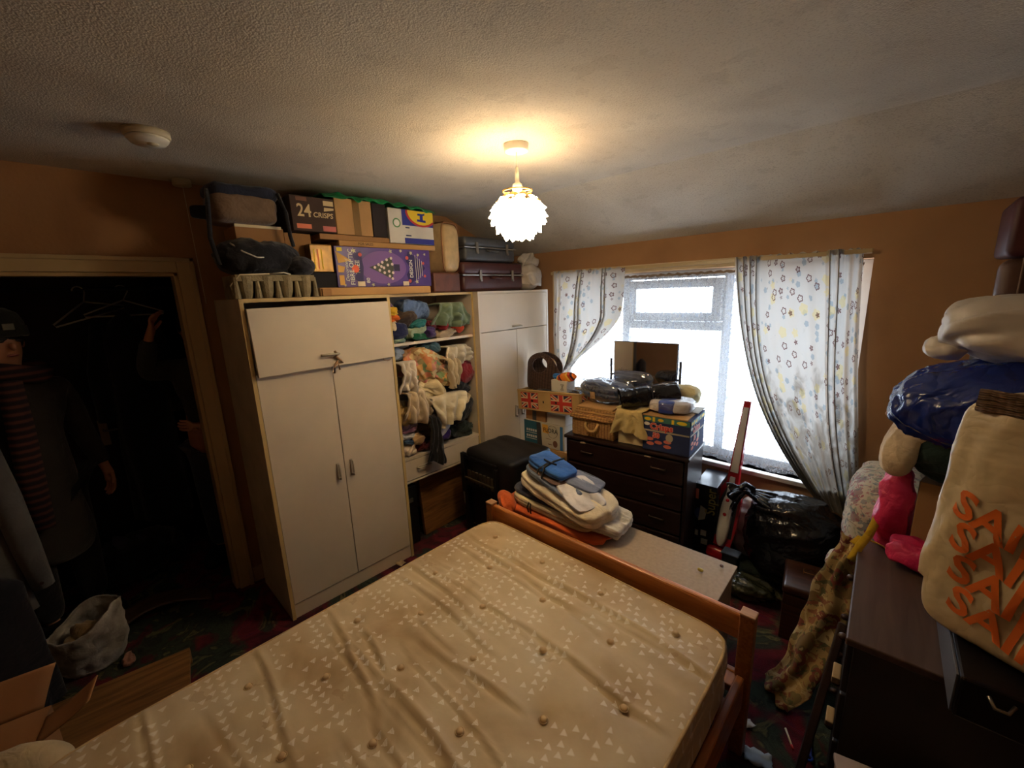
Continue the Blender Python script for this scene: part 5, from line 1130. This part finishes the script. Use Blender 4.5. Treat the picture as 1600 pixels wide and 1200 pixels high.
# ---------------------------------------------------------------- floor on the left
VEN = wood('raw_pine_board', (150, 108, 62), (92, 60, 32), .55, 1, 2.2)
t = thing('wooden_board', 'bare wooden board lying beside the mattress near the doorway', 'board', (-2.20, -.22, 0), math.radians(-9)); mk('board_top', bx((-.28, -.42, .05), (.16, .30, .075), .003), VEN, t); mk('batten', bx((-.28, -.42, 0), (-.25, .30, .05), .003), VEN, t); mk('batten', bx((.13, -.42, 0), (.16, .30, .05), .003), VEN, t)
t = thing('fabric_bag', 'open white fabric bag with yellowed cloth inside by the doorway', 'bag', (-2.82, -.22, 0), math.radians(20))
WB = cloth('grubby_white_cotton', (196, 192, 188), (130, 124, 116))
def fbag(u, v):
    a = u*2*PI; r = (.125+.035*math.sin(v*PI*.8)-.01*v)*(1+.08*noise.noise(Vector((math.cos(a)*2, math.sin(a)*2, v*3))))
    z = v*(.24+.05*math.sin(a*1.0+.6)+.02*math.sin(a*3)); k = 1+.12*max(0, v-.8)*5
    d_ = noise.noise(Vector((math.cos(a)*4, math.sin(a)*4, v*6)))*.012
    return ((r+d_)*math.cos(a)*k, (r+d_)*math.sin(a)*.9*k, z+.002)
bm = bmesh.new(); sheet(bm, 60, 26, fbag); bmesh.ops.remove_doubles(bm, verts=bm.verts, dist=.0005); thick(mk('bag_wall', bm, WB, t, True), .005)
mk('bag_base', lathe(bmesh.new(), [(0, .004), (.12, .004), (.125, .015)], 24), WB, t); mk('cloth_inside', soft((.10, .085, .06), e=2.3, amp=.014, fr=12, seed=150), cloth('yellowed_cloth', (170, 138, 92)), t, True, loc=(0, 0, .13))
o = sofo('cloth', cloth('dusty_pink_cloth', (150, 100, 86)), (.05, .03, .02), (-2.66, -.10, .021), e=2.2, amp=.01, fr=20, seed=151, n=10); tag(o, 'small dusty pink cloth on the carpet beside the white fabric bag', 'cloth')
bm = bmesh.new(); sheet(bm, 24, 6, lambda u, v: (-3.02+.10*v-.05*math.sin(u*PI)+.06*u, -.14+u*.44, .055+.035*math.sin(u*PI*1.2)-.03*v))
o = thick(mk('curled_panel', bm, wood('curled_veneer', (84, 60, 40), (56, 38, 24), .5, 1), None, True), .01); tag(o, 'curved strip of thin brown board on the floor in the doorway', 'board')
# torn carton and cushion at the lower left
t = thing('torn_carton', 'open cardboard box with bent flaps in the bottom left corner', 'box', (-2.00, -.47, 0), math.radians(-12)); TC = board('worn_tan_card', (170, 122, 80))
mk('body', bx((-.16, -.14, 0), (.12, .14, .33), .003), TC, t)
def flp(p0, p1, dv, L, curl):
    bm = bmesh.new(); p0, p1, dv = Vector(p0), Vector(p1), Vector(dv).normalized()
    sheet(bm, 6, 12, lambda u, v: p0.lerp(p1, u)+dv*L*v+Vector((0, 0, curl*v*v))); return bm
thick(mk('flap', flp((-.16, -.1, .33), (-.16, .12, .33), (-.4, .25, .9), .16, -.02), TC, t, True), .004); thick(mk('flap', flp((-.1, .14, .33), (.02, .14, .33), (.1, .9, .4), .17, .03), TC, t, True), .004); thick(mk('flap', flp((.12, -.1, .33), (.12, .1, .33), (.6, .2, .6), .12, -.03), TC, t, True), .004)
o = sofo('cushion', cloth('cream_cushion_cotton', (196, 176, 140)), (.10, .15, .075), (-1.735, -.37, .40), rot=(0, math.radians(50), math.radians(-20)), e=2.5, amp=.004, fr=6, seed=152); tag(o, 'cream cushion wedged between the torn carton and the mattress corner', 'cushion')

# ---------------------------------------------------------------- doorway: coats, hangers, people
def hang_coat(name, lab, cx, y0, y1, ztop, zbot, dep, m_, seed, flare=.2):
    t = thing(name, lab, 'coat', (cx, (y0+y1)/2, zbot)); H = ztop-zbot; W = (y1-y0)/2
    def f(u, v):
        a = u*2*PI; k = 1+flare*(v); sh = min(1, (v/.10))**.5 if v < .10 else 1
        r = 1+.10*math.sin(a*5+seed+v*3)*(v)+.05*noise.noise(Vector((math.cos(a)*3, v*4, seed)))
        return (dep*k*r*math.sin(a)*max(.25, sh), W*k*r*math.cos(a)*max(.25, sh), H*(1-v)-.0)
    bm = bmesh.new(); sheet(bm, 56, 36, f); bmesh.ops.remove_doubles(bm, verts=bm.verts, dist=.0005)
    mk('coat_body', bm, m_, t, True); return t
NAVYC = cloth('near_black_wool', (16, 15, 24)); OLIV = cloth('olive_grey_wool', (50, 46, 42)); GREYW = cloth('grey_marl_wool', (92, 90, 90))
r_ = thing('coat_rail', 'dark rail holding coats in the unlit hall', 'rail', (-3.62, .1, 1.86)); mk('rail_bar', tube(bmesh.new(), [(0, -1.04, 0), (0, 1.1, 0)], .012), CHD, r_); mk('rail_bracket', bx((-.32, -.9, -.01), (-.01, -.87, .01)), CHD, r_); mk('rail_bracket', bx((-.32, .9, -.01), (-.01, .93, .01)), CHD, r_)
c_ = hang_coat('hanging_coat', 'long black coat hanging in the middle of the doorway', -3.62, .10, .36, 1.70, .35, .12, NAVYC, 1); 
for s in (-1, 1): mk('sleeve', tube(bmesh.new(), [(0, s*.11, 1.30), (.03, s*.165, 1.0), (.04, s*.175, .70)], [.05, .058, .05], 10), NAVYC, c_, True)
def hanger(loc, rz, lab, m_=PLW, tilt=0):
    t = thing('coat_hanger', lab, 'coat hanger', loc, rz, 'white hangers in the hall', (tilt, 0, rz))
    mk('hook', tube(bmesh.new(), [(0, .03*math.sin(a), -.045-.0+.03*math.cos(a)+.045) for a in [-1.2+k*.35 for k in range(11)]]+[(0, 0, -.06)], .0035, 6), m_, t, True)
    mk('arms', tube(bmesh.new(), [(0, 0, -.06), (0, .19, -.14), (0, .185, -.155), (0, -.185, -.155), (0, -.19, -.14), (0, 0, -.06)], .005, 6), m_, t, True)
hanger((-3.62, .25, 1.85), .05, 'white plastic hanger holding the black coat, hook above its collar'); hanger((-3.60, .06, 1.845), .5, 'empty white wire hanger left of the black coat', tilt=.25)
c_ = hang_coat('hanging_coat', 'grey coat with a pale grey sleeve hanging at the left edge of the doorway', -2.76, -.62, -.36, 1.30, .42, .06, GREYW, 4, .12); mk('sleeve', tube(bmesh.new(), [(.0, .14, .80), (.03, .16, .55), (.03, .175, .30), (.03, .19, .10)], [.04, .048, .045, .036], 10), GREYW, c_, True); mk('cuff_button', lathe(bmesh.new(), [(0, .003), (.007, .003), (.008, 0)], 10), mat('wooden_knob', (60, 36, 28)), c_, loc=(.066, .19, .13), rot=(0, PI/2, 0))
c_ = hang_coat('hanging_coat', 'near black coat trailing to the floor at the lower left of the doorway', -2.60, -.62, -.34, .70, .03, .055, NAVYC, 6, .1)
for i_, (y, z, s, lab) in enumerate(((-.02, .36, (.02, .035, .07), 'small pale cloth in the dark beyond the doorway, left one'), (.10, .30, (.02, .025, .11), 'long pale mauve cloth in the dark beyond the doorway'))):
    o = sofo('cloth', cloth('dim_mauve_cloth', (84, 78, 96)), s, (-3.5, y, z-.1), rot=(.5, 0, 0), e=2.2, amp=.006, fr=14, seed=160+i_, n=10); tag(o, lab, 'cloth')
o = sofo('cloth_heap', NAVYC, (.16, .24, .14), (-3.55, .04, .14), e=2.3, amp=.03, fr=6, seed=163, flat=1); tag(o, 'dark heap of clothes on the hall floor', 'clothes')

SKIN = mat('skin', (196, 140, 112), rough=.55, var=.05, bump=0)
def skinmesh(name, J, Ed, m_, parent, lv=2, root=0):
    bm = bmesh.new(); sk = bm.verts.layers.skin.verify(); vs = []
    for i, (p, r) in enumerate(J):
        v = bm.verts.new(p); v[sk].radius = (r, r) if not isinstance(r, tuple) else r; v[sk].use_root = (i == root); vs.append(v)
    for a, b in Ed: bm.edges.new((vs[a], vs[b]))
    me = bpy.data.meshes.new(name); bm.to_mesh(me); bm.free(); me.materials.append(m_)
    o = bpy.data.objects.new(name, me); COL.objects.link(o); o.parent = parent
    s = o.modifiers.new('skin', 'SKIN'); s.use_smooth_shade = True; s.branch_smoothing = .4
    b = o.modifiers.new('smooth', 'SUBSURF'); b.levels = lv; b.render_levels = lv; return o
def hand(J, Ed, wi, W, fwd, side, up, curl=.5):
    """palm and five fingers branching from wrist index wi at W"""
    W, fwd, side, up = Vector(W), Vector(fwd).normalized(), Vector(side).normalized(), Vector(up).normalized()
    p = len(J); J.append((W+fwd*.045, (.030, .016))); Ed.append((wi, p)); k = len(J); J.append((W+fwd*.08, (.034, .014))); Ed.append((p, k))
    for i, L in enumerate((.072, .080, .075, .058)):
        b = W+fwd*.085+side*(-.027+.018*i); a = len(J); J.append((b, .0085)); Ed.append((k, a)); d = (fwd-up*curl*.6).normalized()
        J.append((b+d*L*.5, .008)); Ed.append((a, a+1)); d2 = (fwd*.6-up*curl*1.4).normalized(); J.append((b+d*L*.5+d2*L*.5, .0065)); Ed.append((a+1, a+2))
    a = len(J); J.append((W+fwd*.03-side*.035, .011)); Ed.append((p, a)); J.append((W+fwd*.062-side*.052-up*.012, .009)); Ed.append((a, a+1)); J.append((W+fwd*.085-side*.05-up*.024, .0075)); Ed.append((a+1, a+2))
def person(lab, loc, rz, H, armL, armR, topm, botm, coatlen, hairm, dirL, dirR):
    t = thing('person', lab, 'person', loc, rz); s = H/1.72
    V3 = lambda x, y, z: Vector((x*s, y*s, z*s))
    J = [(V3(0, 0, .95), .13*s), (V3(0, 0, 1.12), .12*s), (V3(0, 0, 1.32), .13*s), (V3(0, .0, 1.43), .07*s), (V3(0, .0, 1.49), .052*s), (V3(0, .02, 1.56), (.070*s, .078*s)), (V3(0, .015, 1.635), (.078*s, .092*s)), (V3(0, .0, 1.69), (.055*s, .065*s))]
    Ed = [(i, i+1) for i in range(7)]
    legs = []
    for sg in (-1, 1):
        a = len(J); J += [(V3(sg*.09, 0, .88), .085*s), (V3(sg*.10, .01, .50), .055*s), (V3(sg*.10, -.01, .09), .03*s), (V3(sg*.105, .08, .035), .02*s)]; Ed += [(0, a), (a, a+1), (a+1, a+2), (a+2, a+3)]
    for sg, (el, wr_), dd in ((-1, armL, dirL), (1, armR, dirR)):
        a = len(J); J += [(V3(sg*.17, 0, 1.38), .055*s), (Vector(el)*s, .040*s), (Vector(wr_)*s, .024*s)]; Ed += [(2, a), (a, a+1), (a+1, a+2)]
        hand(J, Ed, a+2, Vector(wr_)*s, dd[0], dd[1], dd[2])
    b = skinmesh('body', J, Ed, SKIN, t)
    # clothing: top with sleeves, trousers, shoes
    T = [(V3(0, 0, .92), .155*s), (V3(0, 0, 1.12), .15*s), (V3(0, 0, 1.32), .155*s), (V3(0, 0, 1.43), .085*s)]; E2 = [(0, 1), (1, 2), (2, 3)]
    if coatlen: T.append((V3(0, 0, coatlen), .19*s)); E2.append((0, 4)); T.append((V3(0, 0, (coatlen+.92)/2), .17*s)); E2[-1] = (0, 5); E2.append((5, 4))
    for sg, (el, wr_) in ((-1, armL), (1, armR)):
        a = len(T); e_, w2 = Vector(el)*s, Vector(wr_)*s; T += [(V3(sg*.175, 0, 1.375), .075*s), (e_, .058*s), (e_.lerp(w2, .92), .042*s)]; E2 += [(2, a), (a, a+1), (a+1, a+2)]
    skinmesh('coat' if coatlen else 'jacket', T, E2, topm, t)
    Q = [(V3(0, 0, .93), .14*s)]; E3 = []
    for sg in (-1, 1): a = len(Q); Q += [(V3(sg*.09, 0, .84), .10*s), (V3(sg*.10, .01, .50), .072*s), (V3(sg*.10, -.01, .10), .062*s)]; E3 += [(0, a), (a, a+1), (a+1, a+2)]
    skinmesh('trousers', Q, E3, botm, t)
    for sg in (-1, 1): mk('shoe', soft((.055*s, .145*s, .055*s), e=2.8, amp=0, n=8, c=(sg*.105*s, .04*s, .055*s)), INK, t, True)
    hd = V3(0, .015, 1.62)
    mk('nose', soft((.011, .016, .02), e=2, amp=0, n=6), SKIN, t, True, loc=hd+V3(0, .098, -.02)); 
    for sg in (-1, 1):
        mk('eye', soft((.013, .006, .006), e=2, amp=0, n=6), mat('dark_eye', (40, 28, 24), rough=.3, bump=0), t, True, loc=hd+V3(sg*.032, .087, .008)); mk('eyebrow', soft((.018, .004, .003), e=2, amp=0, n=4), hairm, t, True, loc=hd+V3(sg*.032, .092, .028)); mk('ear', soft((.008, .015, .028), e=2, amp=0, n=6), SKIN, t, True, loc=hd+V3(sg*.080, .0, -.005))
    mk('mouth', soft((.022, .006, .006), e=2, amp=0, n=6), mat('lips', (150, 80, 76), rough=.5, bump=0), t, True, loc=hd+V3(0, .082, -.062))
    mk('hair', soft((.088, .095, .085), e=2.2, amp=.003, n=14), hairm, t, True, loc=hd+V3(0, -.022, .02)) if True else None
    return t, hd, s
HAIRD = mat('dark_hair', (24, 18, 16), rough=.6)
dn = ((0, .2, -1), (0, 1, 0), (1, 0, 0)); dn2 = ((0, .2, -1), (0, -1, 0), (-1, 0, 0))
p1, hd, s = person('person in a dark beanie, plaid scarf and long coat, left in the dark doorway', (-3.20, -.265, 0), math.radians(-62), 1.70, ((-.24, -.03, 1.10), (-.26, .06, .86)), ((.24, -.03, 1.10), (.25, .10, .86)), OLIV, NAVYC, .40, HAIRD, dn2, dn)
BEAN = cloth('dark_green_knit', (30, 34, 28)); 
bm = lathe(bmesh.new(), [(.101, .0), (.106, .005), (.106, .05), (.100, .055), (.100, .07), (.085, .115), (.05, .14), (0, .148)], 28); mk('beanie', bm, BEAN, p1, True, loc=hd+Vector((0, .0, .022)), rot=(math.radians(4), 0, 0)); mk('beanie_label', bx((-.02, .1015, .038), (.02, .108, .068), .002), mat('grey_label', (120, 120, 112), rough=.8), p1, loc=hd+Vector((0, .0, .022)))
SC = NT('plaid_scarf_wool'); co = SC.coord(); wv = SC.n('ShaderNodeTexWave', bands_direction='Z'); wv.inputs['Scale'].default_value = 9; SC.l(co, wv.inputs[0]); SC.l(SC.ramp(wv.outputs['Fac'], [(.2, lin((34, 24, 32))), (.6, lin((56, 32, 38))), (.85, lin((92, 52, 46)))]), SC.b.inputs['Base Color']); SC.b.inputs['Roughness'].default_value = .95
bm = tube(bmesh.new(), [(.12*math.cos(a)*1.0, .10*math.sin(a), 1.45+.02*math.sin(a*2)) for a in [k*2*PI/20 for k in range(21)]], .045, 10); tube(bm, [(.05, .12, 1.42), (.08, .17, 1.2), (.10, .185, .95), (.11, .19, .70)], [.045, .05, .05, .045], 8); mk('scarf', bm, SC.m, p1, True)
p2, hd, s = person('person in a dark jacket half hidden by the right door jamb, one hand raised', (-3.27, .53, 0), math.radians(-125), 1.70, ((-.22, .05, 1.12), (-.10, .28, 1.06)), ((.27, .10, 1.36), (.17, .16, 1.60)), cloth('dark_grey_green_fleece', (52, 56, 56)), cloth('grey_blue_denim', (56, 66, 84)), 0, HAIRD, ((.9, .4, .1), (0, 0, 1), (0, 1, 0)), ((-.3, -.1, 1), (0, 1, 0), (1, 0, 0)))

# ---------------------------------------------------------------- litter on the carpet
PAP = flat_mat('white_paper', (206, 206, 210)); rr = random.Random(5)
def scrap(name, loc, s, m_, lab, rz=0, cat='litter'):
    bm = bmesh.new(); sd = rr.random()*20
    sheet(bm, 8, 6, lambda u, v: ((u-.5)*s[0]*(1+.3*noise.noise(Vector((v*3, sd, 0)))), (v-.5)*s[1]*(1+.3*noise.noise(Vector((u*3, sd, 4)))), .006+abs(noise.noise(Vector((u*4, v*4, sd))))*.02))
    o = thick(mk(name, bm, m_, None, True, loc, (0, 0, rz)), .0015); tag(o, lab, cat); return o
scrap('paper_scrap', (-.30, 1.60, 0), (.06, .035), PAP, 'torn white paper on the carpet by the right bed post', .8)
scrap('paper_scrap', (-.23, 1.49, 0), (.09, .06), flat_mat('pale_blue_paper', (150, 166, 186)), 'pale blue card on the carpet at the bottom edge', .3)
scrap('paper_scrap', (-2.30, 1.235, 0), (.06, .045), flat_mat('cream_paper', (196, 170, 130)), 'cream paper scrap on the carpet at the wardrobe plinth', .2)
scrap('paper_scrap', (-.05, 1.56, 0), (.03, .05), flat_mat('cream_paper', (196, 170, 130)), 'cream paper scrap on the carpet near the chest of drawers', .9)
scrap('paper_scrap', (-2.28, 1.90, 0), (.04, .03), flat_mat('cream_paper', (196, 170, 130)), 'small cream scrap on the carpet below the black stool', .5)
t = thing('comb', 'bright blue plastic clip on the carpet between the bed and the chest', 'clip', (-.10, 1.66, 0), math.radians(10)); mk('clip_body', B(bmesh.new(), (0, 0, .012), (.022, .085, .012), .005), mat('blue_plastic', (44, 80, 190), rough=.3), t, True); mk('clip_ring', tube(bmesh.new(), [(.012*math.cos(a), -.045+.012*math.sin(a), .012) for a in [k*PI/6 for k in range(13)]], .004, 6), mat('blue_plastic', (44, 80, 190)), t, True)
t = thing('pen', 'thin white pen with a red end on the carpet by the blue clip', 'pen', (-.165, 1.66, 0), .5); mk('barrel', tube(bmesh.new(), [(0, -.035, .005), (0, .03, .005)], .004, 8), PLW, t, True); mk('cap', tube(bmesh.new(), [(0, -.05, .005), (0, -.035, .005)], .0045, 8), REDP, t, True)
